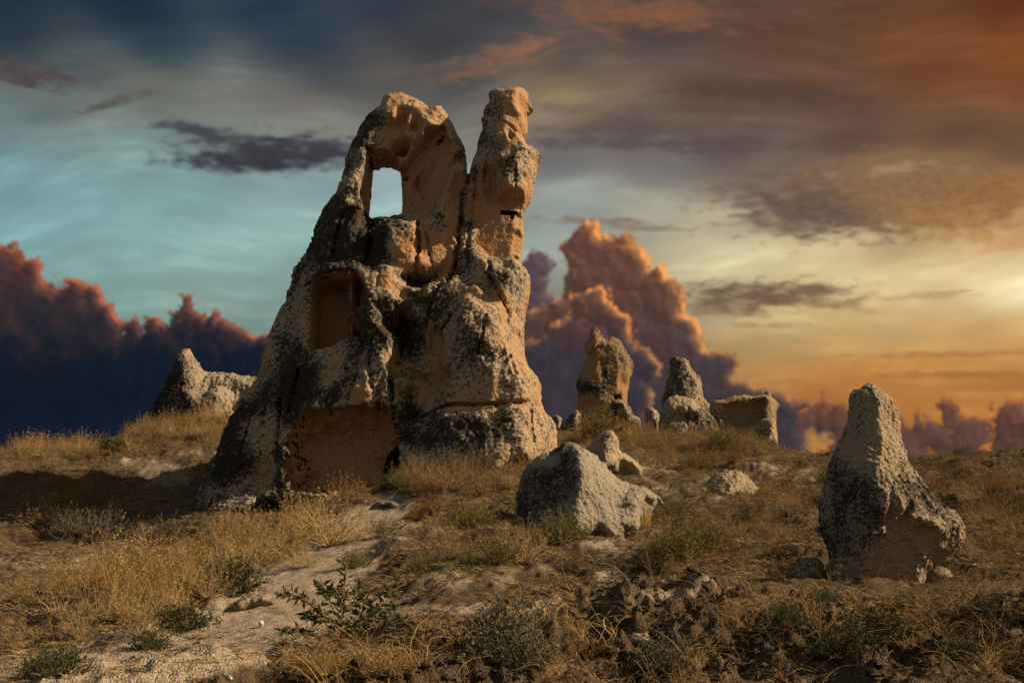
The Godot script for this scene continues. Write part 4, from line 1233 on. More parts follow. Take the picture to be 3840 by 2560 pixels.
	build_rock({
		"called": "hollow_wall_rock", "label": "long pale rock wall with a scooped hollow and a knob-topped end pillar", "depth": 47.0, "cell": 0.06, "back": [1.0, 0.5], "round": 0.7, "k": 0.14, "amp": 0.1, "freq": 1.0, "seed": 71, "base_y": 8.0,
		"tan": Vector3(0.40, 0.28, 0.18), "grey": Vector3(0.44, 0.37, 0.28),
		"outline": z3([[1560,870],[1575,840],[1610,815],[1690,810],[1760,780],[1850,770],[1960,775],[2040,765],[2050,740],[2085,728],[2105,745],[2100,770],[2140,810],[2170,840],[2185,870],[2155,910],[2150,970],[2155,1100],[2175,1260],[1560,1260],[1550,960]]),
		"points": z3([[1610,850,.3,.2],[1690,840,.4,.1],[1760,815,.4,.1],[1850,800,.4,.1],[1960,800,.42,.1],[2030,795,.5,.1],[1750,900,.45,.2],[1850,900,.45,.35],[1960,900,.45,.3],[1700,1000,.45,.25],[1850,1040,.5,.2],[2055,800,.75,.15],[2060,950,.8,.08],[2045,880,.75,.05],[2100,830,.6,.2],[2140,900,.2,.1],[2110,940,.6,.08],[2130,1000,.4,.2],[2060,1040,.8,.3],[1800,1080,.5,.2],[1650,1000,.4,.3],[1600,940,.3,.4],[1620,1100,.5,.4],[1900,1180,.6,.3],[2100,1180,.8,.4],[2075,750,.2,.4]]),
		"rooms": [[z3([[1690,875],[1740,845],[1850,825],[1960,820],[2036,812],[2034,980],[1960,1040],[1860,1060],[1700,1060],[1670,960]]), -0.05, 1, 0.4, 0.0, 0.12, 0.35]], "parts": [["body", []], ["hollow", []]], "room": Vector3(0.36, 0.26, 0.17),
	})
	build_rock({
		"called": "pillar_rock", "label": "squat cracked grey pillar standing against the end of the rock wall", "depth": 44.0, "cell": 0.05, "back": [0.6, 0.5], "k": 0.16, "amp": 0.11, "freq": 1.6, "seed": 81, "base_y": 7.6,
		"outline": z3([[2005,1010],[2030,975],[2080,968],[2130,985],[2150,1030],[2155,1100],[2170,1190],[2185,1260],[1985,1260],[1990,1120]]),
		"points": z3([[2040,1010,.4,.4],[2100,1010,.5,.4],[2050,1080,.6,.45],[2110,1090,.6,.4],[2140,1100,.2,.2],[2060,1170,.7,.5],[2130,1180,.4,.3]]),
		"cracks": [[z3([[2010,1050],[2080,1040],[2150,1060]]), .05, .2], [z3([[2080,1040],[2090,1120],[2060,1200]]), .05, .2]],
	})
	for q in [
		[[[165,960],[190,945],[230,950],[270,1000],[285,1080],[300,1200],[150,1200],[155,1050]], [[200,980,.3,.5],[240,1010,.4,.4],[210,1060,.5,.5]], "small dark boulder on the ridge next to the twin spires", 91],
		[[[285,1000],[320,940],[370,905],[400,900],[430,950],[440,1200],[280,1200],[275,1060]], [[340,960,.3,.6],[390,950,.35,.5],[360,1040,.5,.6],[320,1060,.4,.6]], "dark pointed boulder leaning on the left foot of the horned slab", 95],
	]:
		build_rock({"called": "ridge_boulder", "label": q[2], "depth": 49.0, "cell": 0.06, "back": [0.6, 0.4], "k": 0.18, "amp": 0.09, "freq": 1.3, "seed": q[3], "base_y": 8.6, "outline": z3(q[0]), "points": z3(q[1])})
	build_rock({
		"called": "cone_rock", "label": "pale cone of rock with a smooth sandy shoulder on the grassy ridge", "category": "rock", "depth": 39.0, "cell": 0.055, "back": [1.3, 0.6], "round": 0.9, "k": 0.2, "amp": 0.2, "freq": 1.0, "seed": 101, "base_y": 5.6,
		"tan": Vector3(0.46, 0.40, 0.31), "grey": Vector3(0.33, 0.285, 0.23),
		"outline": z5([[1020,240],[1030,185],[1070,160],[1110,158],[1130,200],[1160,250],[1200,300],[1280,295],[1350,305],[1430,320],[1500,330],[1600,360],[1620,640],[860,660],[870,580],[880,530],[920,460],[950,400],[980,330],[1010,280]]),
		"points": z5([[1060,190,.15,.1],[1100,190,.15,.1],[1050,250,.4,.7],[1110,250,.4,.45],[1150,300,.25,.1],[1010,340,.4,.85],[1070,340,.7,.7],[1130,340,.6,.3],[1190,350,.3,.05],[1280,340,.2,.04],[1380,340,.2,.04],[960,430,.35,.85],[1020,430,.8,.6],[1080,420,.95,.75],[1140,420,.7,.2],[1200,420,.5,.15],[1300,380,.35,.04],[1450,380,.3,.2],[920,520,.4,.85],[1000,510,.9,.7],[1080,500,1.05,.85],[1140,460,1.1,.3],[1200,480,1.0,.4],[1180,530,1.1,.7],[1250,430,.85,.15],[1300,460,.9,.1],[1270,510,1.0,.5],[1340,520,.7,.1],[1400,450,.4,.1],[1000,600,1.1,.6],[1200,600,1.3,.5],[1400,560,.8,.1],[1550,500,.5,.2]]),
	})

func boulders() -> void:
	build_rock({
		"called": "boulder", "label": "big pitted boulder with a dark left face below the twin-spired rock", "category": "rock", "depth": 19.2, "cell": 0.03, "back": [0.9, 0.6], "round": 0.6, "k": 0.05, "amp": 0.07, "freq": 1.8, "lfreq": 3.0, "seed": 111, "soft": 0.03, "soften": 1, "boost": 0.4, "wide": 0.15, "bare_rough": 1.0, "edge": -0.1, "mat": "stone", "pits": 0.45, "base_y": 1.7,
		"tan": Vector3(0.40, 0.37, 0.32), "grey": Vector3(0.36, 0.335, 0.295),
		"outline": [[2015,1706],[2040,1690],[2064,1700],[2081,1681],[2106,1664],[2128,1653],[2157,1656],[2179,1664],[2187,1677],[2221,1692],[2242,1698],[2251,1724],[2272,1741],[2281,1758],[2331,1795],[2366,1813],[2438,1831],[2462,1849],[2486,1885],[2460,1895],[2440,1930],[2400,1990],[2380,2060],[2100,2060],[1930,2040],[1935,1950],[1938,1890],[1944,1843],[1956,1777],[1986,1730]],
		"points": [[2030,1730,.15,.05],[2070,1725,.3,.1],[1990,1770,.2,.5],[2060,1770,.4,.66],[2110,1700,.35,.6],[2150,1680,.4,.5],[2172,1710,.55,.4],[2180,1770,.75,.3],[2176,1830,.9,.3],[2160,1890,1.0,.3],[2150,1940,1.05,.2],[2120,1760,.5,.65],[2130,1830,.68,.65],[2100,1900,.75,.55],[2030,1850,.42,.62],[1970,1850,.15,.6],[1980,1920,.3,.55],[2060,1930,.65,.5],[2195,1690,.35,.04],[2215,1720,.3,.06],[2200,1750,.6,.08],[2230,1770,.5,.08],[2260,1770,.25,.1],[2220,1840,.8,.12],[2260,1820,.6,.1],[2310,1830,.35,.06],[2350,1850,.25,.05],[2200,1900,.95,.06],[2190,1950,1.0,.04],[2260,1900,.75,.12],[2310,1890,.55,.1],[2360,1880,.5,.08],[2250,1960,.85,.03],[2330,1960,.65,.03],[2380,1920,.45,.04],[2384,1870,.4,.1],[2410,1850,.2,.04],[2450,1860,.1,.08],[2300,2010,.7,.05],[2170,2000,1.0,.05],[2050,2000,.9,.2],[2390,1980,.4,.05]],  # left-face lichen is raised to paint in that side's shade
	})
	build_rock({
		"called": "pointed_boulder", "label": "pale pointed boulder half buried on the slope behind the big pitted boulder", "category": "rock", "depth": 25.0, "cell": 0.035, "back": [0.8, 0.5], "round": 0.6, "k": 0.12, "amp": 0.09, "freq": 1.8, "seed": 121, "bare_rough": 1.0, "soften": 1, "soft": 0.03, "edge": -0.1, "mat": "stone", "base_y": 3.6, "pits": .5,
		"tan": Vector3(0.47, 0.40, 0.31), "grey": Vector3(0.46, 0.40, 0.33),
		"outline": z3([[430,1290],[470,1225],[530,1160],[570,1130],[640,1085],[680,1078],[720,1100],[755,1170],[755,1230],[780,1270],[860,1310],[930,1370],[980,1430],[960,1500],[600,1500],[520,1400]]),
		"points": z3([[640,1120,.2,.3],[690,1120,.3,.2],[580,1180,.25,.2],[640,1180,.5,.75],[710,1170,.5,.25],[740,1220,.2,.1],[560,1240,.4,.3],[640,1240,.7,.5],[700,1240,.6,.05],[690,1300,.5,.04],[620,1310,.7,.1],[520,1270,.3,.1],[760,1320,.3,.1],[840,1360,.25,.1],[900,1400,.25,.1],[700,1400,.7,.1],[620,1420,.8,.2]]),
	})
	build_rock({
		"called": "low_outcrop", "label": "low pale weathered outcrop breaking through the dry grass of the right slope", "category": "rock", "depth": 24.5, "cell": 0.035, "back": [0.7, 0.7], "round": 0.5, "k": 0.14, "amp": 0.09, "freq": 2.0, "seed": 131, "bare_rough": 1.1, "pits": 0.6, "edge": -0.1, "mat": "stone", "base_y": 3.4,
		"tan": Vector3(0.44, 0.37, 0.28), "grey": Vector3(0.43, 0.37, 0.29),
		"outline": z8([[385,190],[450,130],[520,100],[600,98],[660,140],[740,200],[760,260],[740,360],[400,360],[370,260]]),
		"points": z8([[470,160,.2,.2],[540,130,.2,.1],[610,140,.25,.1],[520,190,.6,.25],[600,190,.6,.1],[650,210,.4,.04],[700,220,.3,.1],[450,220,.6,.2],[560,240,.8,.3],[640,260,.7,.05],[560,300,.9,.1],[450,300,.8,.1],[680,300,.5,.1]]),
	})
	for q in [
		[[[840,2290],[870,2255],[930,2232],[1000,2222],[1035,2235],[1025,2262],[960,2290],[880,2310],[840,2330]], 13.0, "flat grey stone slab half sunk in the trail above the plastic bottle", 141],
		[[[1395,1885],[1430,1874],[1480,1876],[1525,1895],[1530,1925],[1470,1925],[1400,1910]], 22.8, "smooth pale stone at the top of the bare trail", 143],
		[[[2960,2130],[3010,2090],[3070,2085],[3100,2120],[3110,2200],[2960,2200]], 13.4, "rounded foot stone wedged under the left side of the standing rock", 145],
		[[[3480,2150],[3520,2120],[3560,2130],[3590,2160],[3580,2210],[3470,2210]], 13.4, "crumbly pale lump under the right overhang of the standing rock", 147],
		[[[2330,2400],[2360,2370],[2420,2365],[2450,2395],[2440,2440],[2340,2440]], 9.15, "rounded earthy stone sticking out of the bank by a bleached root", 149],
		[[[3060,2400],[3110,2365],[3190,2360],[3230,2390],[3220,2440],[3060,2440]], 9.2, "broad grey stone bedded in the dark bank below the standing rock", 151],
		[[[3740,2420],[3770,2370],[3830,2350],[3900,2380],[3910,2450],[3740,2450]], 9.2, "grey stone at the far end of the dark bank", 153],
		[[[1450,2240],[1470,2228],[1500,2228],[1515,2245],[1500,2262],[1455,2262]], 13.6, "fist-sized dark stone lying on the bare ground of the trail", 155],
	]:
		var cx := 0.0
		var cy := 0.0
		for p in q[0]:
			cx += p[0] / q[0].size()
			cy += p[1] / q[0].size()
		var size: float = (q[0][q[0].size() / 2][0] - q[0][0][0]) / F * q[1]
		var pts := []
		for p in q[0]:
			pts.append([lerpf(p[0], cx, 0.45), lerpf(p[1], cy, 0.45), absf(size) * (0.4 + 0.3 * fmod(p[0] * 0.37, 1.0)), 0.1 + 0.25 * fmod(p[1] * 0.31, 1.0)])
		build_rock({"called": "stone", "label": q[2], "category": "stone", "depth": q[1], "cell": 0.018 if q[1] < 15.0 else 0.03, "back": [0.2, 0.15], "round": 0.2, "k": 0.05, "amp": 0.025, "freq": 4.0, "seed": q[3], "edge": -0.03, "mat": "stone", "soft": 0.03, "outline": q[0], "points": pts,
			"tan": Vector3(0.40, 0.34, 0.265), "grey": Vector3(0.36, 0.31, 0.25), "base_y": at(cx, q[0][-1][1], q[1]).y})


var rng := RandomNumberGenerator.new()

func ground_at(px: float, py: float) -> Vector3:
	# where the sight line through a pixel meets the ground
	var r := ray(px, py)
	r /= -r.z
	var d := 6.5
	while d < 60.0:
		var p := r * d
		if p.y < ground_h(p.x, p.z):
			break
		d += 0.06 + d * 0.003
	var q := r * (d - 0.03)
	q.y = ground_h(q.x, q.z)
	return q

class Leafage:
	var v := PackedVector3Array()
	var c := PackedColorArray()
	func tri(a: Vector3, b: Vector3, d: Vector3, col: Color) -> void:
		v.append(a); v.append(b); v.append(d)
		c.append(col); c.append(col); c.append(col)
	func blade(p: Vector3, dir: Vector3, side: Vector3, length: float, width: float, droop: float, col: Color) -> Vector3:
		var mid := p + dir * length * 0.5
		var tip := p + dir * length * 0.95 + Vector3(side.z, -1.2, -side.x) * droop * length
		var s := side * width * 0.5
		tri(p - s, p + s, mid + s * 0.8, col)
		tri(p - s, mid + s * 0.8, mid - s * 0.8, col)
		tri(mid - s * 0.8, mid + s * 0.8, tip, col)
		return tip
	func stem(a: Vector3, b: Vector3, ra: float, rb: float, col: Color) -> void:
		var d := (b - a).normalized()
		var x := d.cross(Vector3(0.3, 0.2, 0.93)).normalized()
		var y := d.cross(x)
		for k in 3:
			var t0 := k * TAU / 3.0
			var t1 := (k + 1) * TAU / 3.0
			var o0 := x * cos(t0) + y * sin(t0)
			var o1 := x * cos(t1) + y * sin(t1)
			tri(a + o0 * ra, b + o0 * rb, b + o1 * rb, col)
			tri(a + o0 * ra, b + o1 * rb, a + o1 * ra, col)
	func leaf(p: Vector3, dir: Vector3, side: Vector3, length: float, width: float, col: Color) -> void:
		var up := dir.cross(side).normalized() * width * 0.18
		var m := p + dir * length * 0.45
		var tip := p + dir * length
		tri(p, m + side * width * 0.5 + up, tip, col)
		tri(p, tip, m - side * width * 0.5 + up, col)
	func mesh(host) -> ArrayMesh:
		return host.arrays_mesh(v, PackedInt32Array(), PackedVector3Array(), c)

func rdir(up_lo: float, up_hi: float) -> Vector3:
	var a := rng.randf() * TAU
	var u := rng.randf_range(up_lo, up_hi)
	var r := sqrt(maxf(0.0, 1.0 - u * u))
	return Vector3(cos(a) * r, u, sin(a) * r)

func rside(d: Vector3) -> Vector3:
	return d.cross(rdir(-0.6, 0.6)).normalized()

func tone(c: Color, spread: float) -> Color:
	var k := 1.0 + rng.randf_range(-spread, spread)
	return Color(c.r * k, c.g * k * (1.0 + rng.randf_range(-0.06, 0.06)), c.b * k)

func tuft(n: int, radius: float, lo: float, hi: float, width: float, lean: float, col: Color, heads: float) -> ArrayMesh:
	var L := Leafage.new()
	for i in n:
		var a := rng.randf() * TAU
		var r := radius * sqrt(rng.randf())
		var p := Vector3(cos(a) * r, -0.02, sin(a) * r)
		var out := Vector3(cos(a), 0, sin(a)) * rng.randf_range(0.0, lean) + rdir(-0.1, 0.1) * lean * 0.6
		var d := (Vector3.UP + out).normalized()
		var c := tone(col, 0.35)
		var tip := L.blade(p, d, rside(d), rng.randf_range(lo, hi), width * rng.randf_range(0.7, 1.3), rng.randf() * 0.22, c)
		if rng.randf() < heads:
			var hd := (d + rdir(-0.6, 0.3) * 0.5).normalized()
			L.leaf(tip - hd * 0.01, hd, rside(hd), rng.randf_range(0.02, 0.05), 0.012, tone(Color(col.r * 1.25, col.g * 1.2, col.b * 1.15), 0.2))
	return L.mesh(self)

func wiry(col: Color, bits: Color) -> ArrayMesh:
	# branching dry stalk with small seed husks
	var L := Leafage.new()
	for s in rng.randi_range(2, 4):
		var p := rdir(0, 0.1) * 0.03
		var d := (Vector3.UP + rdir(-0.2, 0.2) * 0.45).normalized()
		var len_ := rng.randf_range(0.09, 0.15)
		for k in 5:
			var q := p + d * len_
			L.stem(p, q, 0.004 - k * 0.0006, 0.0034 - k * 0.0006, tone(col, 0.2))
			for b in 3:
				var bd := (d + rdir(-0.3, 0.5) * 0.9).normalized()
				var e := q + bd * rng.randf_range(0.03, 0.09)
				L.stem(q, e, 0.002, 0.0012, tone(col, 0.2))
				if k > 1:
					var hd := rdir(-0.5, 0.9)
					L.leaf(e, hd, rside(hd), rng.randf_range(0.018, 0.035), 0.014, tone(bits, 0.3))
			p = q
			d = (d + rdir(-0.2, 0.4) * 0.3).normalized()
	return L.mesh(self)

func litter(col: Color) -> ArrayMesh:
	# flattened dead stalks and chaff
	var L := Leafage.new()
	for i in 26:
		var p := Vector3(rng.randf_range(-0.16, 0.16), rng.randf_range(0.0, 0.025), rng.randf_range(-0.16, 0.16))
		var d := rdir(-0.08, 0.4)
		L.blade(p, d, rside(d), rng.randf_range(0.05, 0.17), rng.randf_range(0.004, 0.008), rng.randf() * 0.1, tone(col, 0.45))
	return L.mesh(self)

func arching(col: Color) -> ArrayMesh:
	# long dry stalks bent over
	var L := Leafage.new()
	for i in 7:
		var p := rdir(0, 0.1) * 0.05
		var d := (Vector3.UP + rdir(-0.1, 0.2) * 0.9).normalized()
		var c := tone(col, 0.3)
		var r := rng.randf_range(0.0016, 0.003)
		for k in 7:
			var q := p + d * rng.randf_range(0.05, 0.1)
			L.stem(p, q, r, r * 0.85, c)
			r *= 0.85
			p = q
			d = (d + Vector3(0, -0.2, 0) + rdir(-0.5, 0.5) * 0.3).normalized()
	return L.mesh(self)

func clod() -> ArrayMesh:
	var nn := noise(1.6, rng.randi() % 1000, 2)
	var S := SurfaceTool.new()
	S.begin(Mesh.PRIMITIVE_TRIANGLES)
	var ico := SphereMesh.new()
	ico.radius = 0.5
	ico.height = 1.0
	ico.radial_segments = 9
	ico.rings = 5
	var a := ico.get_mesh_arrays()
	var v: PackedVector3Array = a[Mesh.ARRAY_VERTEX]
	var c := PackedColorArray()
	for i in v.size():
		v[i] *= 0.8 + 0.75 * nn.get_noise_3dv(v[i] * 2.0)
		v[i].y *= 0.7
		c.append(Color.WHITE)
	var idx: PackedInt32Array = a[Mesh.ARRAY_INDEX]
	var flat := PackedVector3Array()
	var fc := PackedColorArray()
	for i in idx:
		flat.append(v[i]); fc.append(c[i])
	return arrays_mesh(flat, PackedInt32Array(), PackedVector3Array(), fc)

func scatter(called: String, label: String, category: String, meshes: Array, mat: Material, count: int, far: float, chance: Callable) -> void:
	# chance(pixel, x, z) gives [probability, scale, colour]
	var sets := []
	for m in meshes: sets.append([[], []])
	for i in count:
		var u := rng.randf_range(-0.66, 0.66)
		var lo := 12.5 * 12.5
		var dd := sqrt(lerpf(lo, (far + 6.0) * (far + 6.0), rng.randf()))
		var x := u * dd
		var z := 6.0 - dd
		var h := smooth_h(x, z)
		var p := pix(Vector3(x, h, z))
		if p.x < -450.0 or p.x > 4290.0: continue
		var got: Array = chance.call(p, x, z)
		if rng.randf() > got[0]: continue
		var y := ground_h(x, z)
		var s: float = got[1]
		var b := Basis(Vector3.UP, rng.randf() * TAU).scaled(Vector3(s, s * rng.randf_range(0.8, 1.25), s))
		var k := rng.randi() % meshes.size()
		sets[k][0].append(Transform3D(b, Vector3(x, y, z)))
		sets[k][1].append(got[2])
	for k in meshes.size():
		var mm := MultiMesh.new()
		mm.transform_format = MultiMesh.TRANSFORM_3D
		mm.use_colors = true
		mm.mesh = meshes[k]
		mm.instance_count = sets[k][0].size()
		for i in sets[k][0].size():
			mm.set_instance_transform(i, sets[k][0][i])
			mm.set_instance_color(i, sets[k][1][i])
		var o := MultiMeshInstance3D.new()
		o.name = numbered(called)
		o.multimesh = mm
		o.material_override = mat
		add_child(o)
		tag(o, label, category, "", "stuff")
		stage("%s %d" % [o.name, mm.instance_count])

func bush_meshes(kind: String) -> Array:
	# [stems, foliage], about one metre across and 0.7 high
	var S := Leafage.new()
	var L := Leafage.new()
	var dry := kind == "dry"
	var n := 60 if kind != "thorn" else 44
	var bark := Color(0.16, 0.115, 0.06) if kind != "thorn" else Color(0.07, 0.055, 0.042)
	if dry: bark = Color(0.30, 0.21, 0.105)
	if kind == "olive": bark = Color(0.17, 0.145, 0.06)
	var leafc: Color = {"dry": Color(0.36, 0.27, 0.14), "olive": Color(0.15, 0.14, 0.05), "green": Color(0.078, 0.088, 0.046), "thorn": Color(0.13, 0.12, 0.09), "sage": Color(0.14, 0.155, 0.115), "rust": Color(0.26, 0.15, 0.07)}[kind]
	if kind == "rust": bark = Color(0.21, 0.125, 0.06)
	for i in n:
		var d := rdir(0.12, 1.0)
		var p := Vector3(d.x, 0, d.z) * 0.06 * rng.randf()
		var seg := 5
		var reach := rng.randf_range(0.3, 0.55) / seg
		var r := 0.006 if kind != "thorn" else 0.009
		for k in seg:
			var q := p + d * reach
			S.stem(p, q, r, r * 0.75, tone(bark, 0.25))
			r *= 0.75
			var twigs := 2 if k > 0 else 0
			if kind == "thorn": twigs += 1
			for t in twigs:
				var td := (d + rdir(-0.5, 0.8) * 0.9).normalized()
				var e := q + td * rng.randf_range(0.05, 0.14)
				S.stem(q, e, r * 0.6, r * 0.3, tone(bark, 0.3))
				var leaves: int = {"dry": 2, "olive": 7, "green": 9, "thorn": 2, "sage": 9, "rust": 4}[kind]
				for f in leaves:
					var at_ := q.lerp(e, rng.randf_range(0.2, 1.05))
					var ld := (td + rdir(-0.4, 0.9)).normalized()
					var big: float = {"dry": 0.022, "olive": 0.035, "green": 0.034, "thorn": 0.02, "sage": 0.03, "rust": 0.024}[kind]
					L.leaf(at_, ld, rside(ld), big * rng.randf_range(0.7, 1.5), big * (0.28 if kind == "olive" else 0.5), tone(leafc, 0.4))
			p = q
			d = (d + rdir(-0.1, 0.5) * 0.35).normalized()
	return [S.mesh(self), L.mesh(self)]

func bushes() -> void:
	var about := {
		"dry": ["dry_bush", "straw-coloured wiry dead bush", "dry straw bushes on the slope"],
		"olive": ["olive_bush", "olive-green wiry bush", "olive wiry bushes on the slope"],
		"green": ["green_bush", "low leafy green bush", "low green bushes along the trail"],
		"thorn": ["thorn_bush", "dark leafless thorn bush", "thorn bushes in the shade"],
		"sage": ["sage_bush", "grey-green feathery bush", "grey-green bushes on the bank and ridge"],
		"rust": ["rusty_bush", "rust-brown dried bush", "rust-brown bushes"],
	}
	var spots := {
		"dry": [[1080,2085,100],[900,2160,110],[780,2240,100],[640,2335,100],[520,2400,90],[1000,2060,90],[860,2090,90],[1120,2130,80],[330,2215,80],[180,2230,70],[60,2260,80],[1240,2045,150],[1170,2010,110],[1960,2110,110],[1700,2090,70],[2230,1648,90],[2330,1655,80],[2480,1668,60],[2600,1690,70],[1800,1855,70],[1900,1830,60],[840,2130,80],[700,2210,90],[600,2280,80],[480,2340,90],[1400,2520,120],[1150,2540,110],[3560,2010,60],[3700,1960,60],[3650,1880,50],[3780,2060,60],[2900,2010,50],[2960,1900,50],[160,1990,80],[250,2020,60],[980,2110,80],[480,1700,60],[760,1640,60],[640,1640,50],[420,2280,70],[300,2400,80],[3330,2260,60],[3050,2300,70],[2750,2330,80]],
		"olive": [[1330,2130,60],[1440,2015,60],[1790,1985,90],[1720,1970,60],[2110,2040,90],[2000,2050,60],[1860,2110,90],[1750,2120,50],[1580,2150,60],[2560,2110,120],[2650,2070,90],[2480,2080,80],[2630,2040,60],[2530,1945,60],[2450,1880,50],[2260,1640,100],[2700,1690,80],[1500,1830,60],[1330,1830,80],[2150,2140,50],[2620,1760,60],[3100,1820,40]],
		"green": [[870,2235,110],[680,2370,100],[560,2440,70],[230,2520,90],[430,1695,60],[150,2540,70],[930,1440,60],[2440,2160,60],[3280,2420,110],[3170,2500,110],[2960,2380,70],[3600,2480,80]],
		"thorn": [[350,2045,150],[250,2010,80],[560,2040,80],[650,2030,70],[1450,1830,60],[1200,1840,70]],
		"sage": [[1880,2480,150],[1990,2500,110],[3610,1712,34],[3440,1715,24],[2480,2520,110],[3100,2250,60],[3730,2300,70]],
		"rust": [[1620,1925,70],[1560,1945,50],[1690,1850,80],[1590,1850,60],[1380,1890,40],[2640,1700,60],[2750,1740,50],[3480,1840,60],[3720,1850,60]],
	}
	var landmarks := [[1240,1950,"beside the bare trail's upper end"],[1800,1830,"below the right base of the twin spires"],[1300,1830,"in front of the carved cave"],[2100,2000,"at the foot of the pitted boulder"],[2560,2080,"on the slope right of the pitted boulder"],[2250,1630,"on the ridge below the horned slab"],[2640,1690,"on the ridge below the pale dome"],[350,2030,"in the shaded hollow"],[700,2200,"in the tall grass left of the trail"],[400,2350,"on the grassy slope by the trail's lower bend"],[500,1690,"on the ridge near the cone rock"],[3650,1900,"on the slope behind the standing rock"],[3600,1700,"on the skyline behind the standing rock"],[2900,1950,"between the low outcrop and the standing rock"],[1880,2480,"on the earth bank right of the leafy shrub"],[3200,2450,"on the earth bank below the standing rock"],[2600,2480,"on the middle of the earth bank"],[1350,2500,"around the leafy shrub"],[1750,2080,"on the bare flat left of the pitted boulder"],[230,2510,"at the trail's lower end"],[870,2230,"above the flat stone slab"],[1600,1920,"by the smooth stone at the trail head"]]
	for kind in about:
		var sets := []
		for i in 3: sets.append(bush_meshes(kind))
		for q in spots[kind]:
			var g := ground_at(q[0], q[1])
			var s: float = q[2] * -g.z / F * 1.9
			var near: Array = landmarks[0]
			for m in landmarks:
				if Vector2(m[0] - q[0], (m[1] - q[1]) * 2.0).length() < Vector2(near[0] - q[0], (near[1] - q[1]) * 2.0).length(): near = m
			var words: String = ("big " if s > 0.85 else "small " if s < 0.5 else "") + about[kind][1] + " " + near[2]
			var o := thing(about[kind][0], g - Vector3(0, 0.02, 0), words, "bush", about[kind][2])
			o.rotation.y = rng.randf() * TAU
			o.scale = Vector3(s, s * rng.randf_range(0.85, 1.2), s) * 1.25
			var m: Array = sets[rng.randi() % 3]
			part(o, "stems", m[0], M.twig)
			part(o, "foliage", m[1], M.plant)

func leafy_shrub() -> void:
	var base := ground_at(1270, 2500)
	var d0 := -base.z
	var o := thing("leafy_shrub", base, "young leafy shrub with long narrow leaves beside the trail", "shrub")
	var S := Leafage.new()
	var leaf_ := Leafage.new()
	leaf_.leaf(Vector3.ZERO, Vector3.BACK, Vector3.RIGHT, 1.0, 0.30, Color(1, 1, 1))
	var mats := []
	for c in [Color(0.062, 0.07, 0.03), Color(0.09, 0.095, 0.042), Color(0.045, 0.052, 0.024), Color(0.12, 0.115, 0.05)]:
		var m: StandardMaterial3D = M.plant.duplicate()
		m.vertex_color_use_as_albedo = false
		m.albedo_color = c.linear_to_srgb()
		m.backlight = Color(0.18, 0.2, 0.06)
		mats.append(m)
	var one := leaf_.mesh(self)
	var rest := Leafage.new()
	var count := 0
	for b in [
		[[1270,2500],[1275,2400],[1285,2300],[1290,2220],[1300,2120]], [[1275,2420],[1240,2330],[1180,2270],[1120,2235],[1050,2225]], [[1280,2380],[1340,2330],[1400,2290],[1450,2250],[1480,2210]],
		[[1275,2440],[1200,2390],[1130,2360],[1070,2370]], [[1285,2340],[1240,2270],[1230,2220],[1200,2190]], [[1285,2300],[1330,2250],[1350,2210]], [[1275,2430],[1340,2390],[1400,2370],[1460,2330],[1500,2260]],
		[[1280,2350],[1220,2310],[1160,2310]], [[1285,2280],[1270,2230],[1250,2200]], [[1275,2400],[1330,2350],[1360,2290],[1370,2240]], [[1340,2390],[1400,2330],[1430,2290]], [[1240,2330],[1190,2330],[1130,2300]], [[1270,2460],[1330,2440],[1390,2420]], [[1270,2450],[1210,2430],[1150,2440]],
	]:
		var push := rng.randf_range(-0.3, 0.25)
		var pts := []
		for k in b.size():
			pts.append(at(b[k][0], b[k][1], d0 + push * k / (b.size() - 1.0) + 0.0) - base)
		for k in b.size() - 1:
			var r0: float = 0.014 * (1.0 - 0.75 * k / b.size()) * (1.0 if b.size() > 4 else 0.6)
			S.stem(pts[k], pts[k + 1], r0, r0 * 0.8, tone(Color(0.10, 0.075, 0.045), 0.2))
			var n := 17 if k > 0 else 5
			for i in n:
				var p: Vector3 = pts[k].lerp(pts[k + 1], (i + rng.randf()) / n)
				var along: Vector3 = (pts[k + 1] - pts[k]).normalized()
				var dir: Vector3 = (along * 0.5 + rdir(-0.5, 0.6)).normalized()
				var tw := p + dir * rng.randf_range(0.0, 0.06)
				S.stem(p, tw, 0.002, 0.0015, Color(0.12, 0.10, 0.05))
				for f in 2:
					var ld := (dir + rdir(-0.7, 0.5) * 0.8).normalized()
					var size := rng.randf_range(0.05, 0.1)
					if count < 290:
						var q := part(o, "leaf", one, mats[rng.randi() % 4])
						var side := rside(ld)
						q.transform = Transform3D(Basis(side * size, ld.cross(side) * -size, ld * size), tw)
						count += 1
					else:
						rest.leaf(tw, ld, rside(ld), size, size * 0.3, tone(Color(0.075, 0.08, 0.036), 0.4))
	part(o, "stems", S.mesh(self), M.twig)
	if rest.v.size():
		part(o, "small_leaves", rest.mesh(self), M.plant).set_meta("kind", "stuff")

func lathe(profile: Array, seg: int) -> ArrayMesh:
	var S := SurfaceTool.new()
	S.begin(Mesh.PRIMITIVE_TRIANGLES)
	S.set_smooth_group(0)
	for i in profile.size() - 1:
		for k in seg:
			var a0 := k * TAU / seg
			var a1 := (k + 1) * TAU / seg
			var p00 := Vector3(cos(a0) * profile[i][0], profile[i][1], sin(a0) * profile[i][0])
			var p01 := Vector3(cos(a1) * profile[i][0], profile[i][1], sin(a1) * profile[i][0])
			var p10 := Vector3(cos(a0) * profile[i + 1][0], profile[i + 1][1], sin(a0) * profile[i + 1][0])
			var p11 := Vector3(cos(a1) * profile[i + 1][0], profile[i + 1][1], sin(a1) * profile[i + 1][0])
			for q in [p00, p11, p10, p00, p01, p11]: S.add_vertex(q)
	S.generate_normals()
	return S.commit()

func plain(c: Color, rough: float) -> StandardMaterial3D:
	var m := StandardMaterial3D.new()
	m.albedo_color = c
	m.roughness = rough
	return m

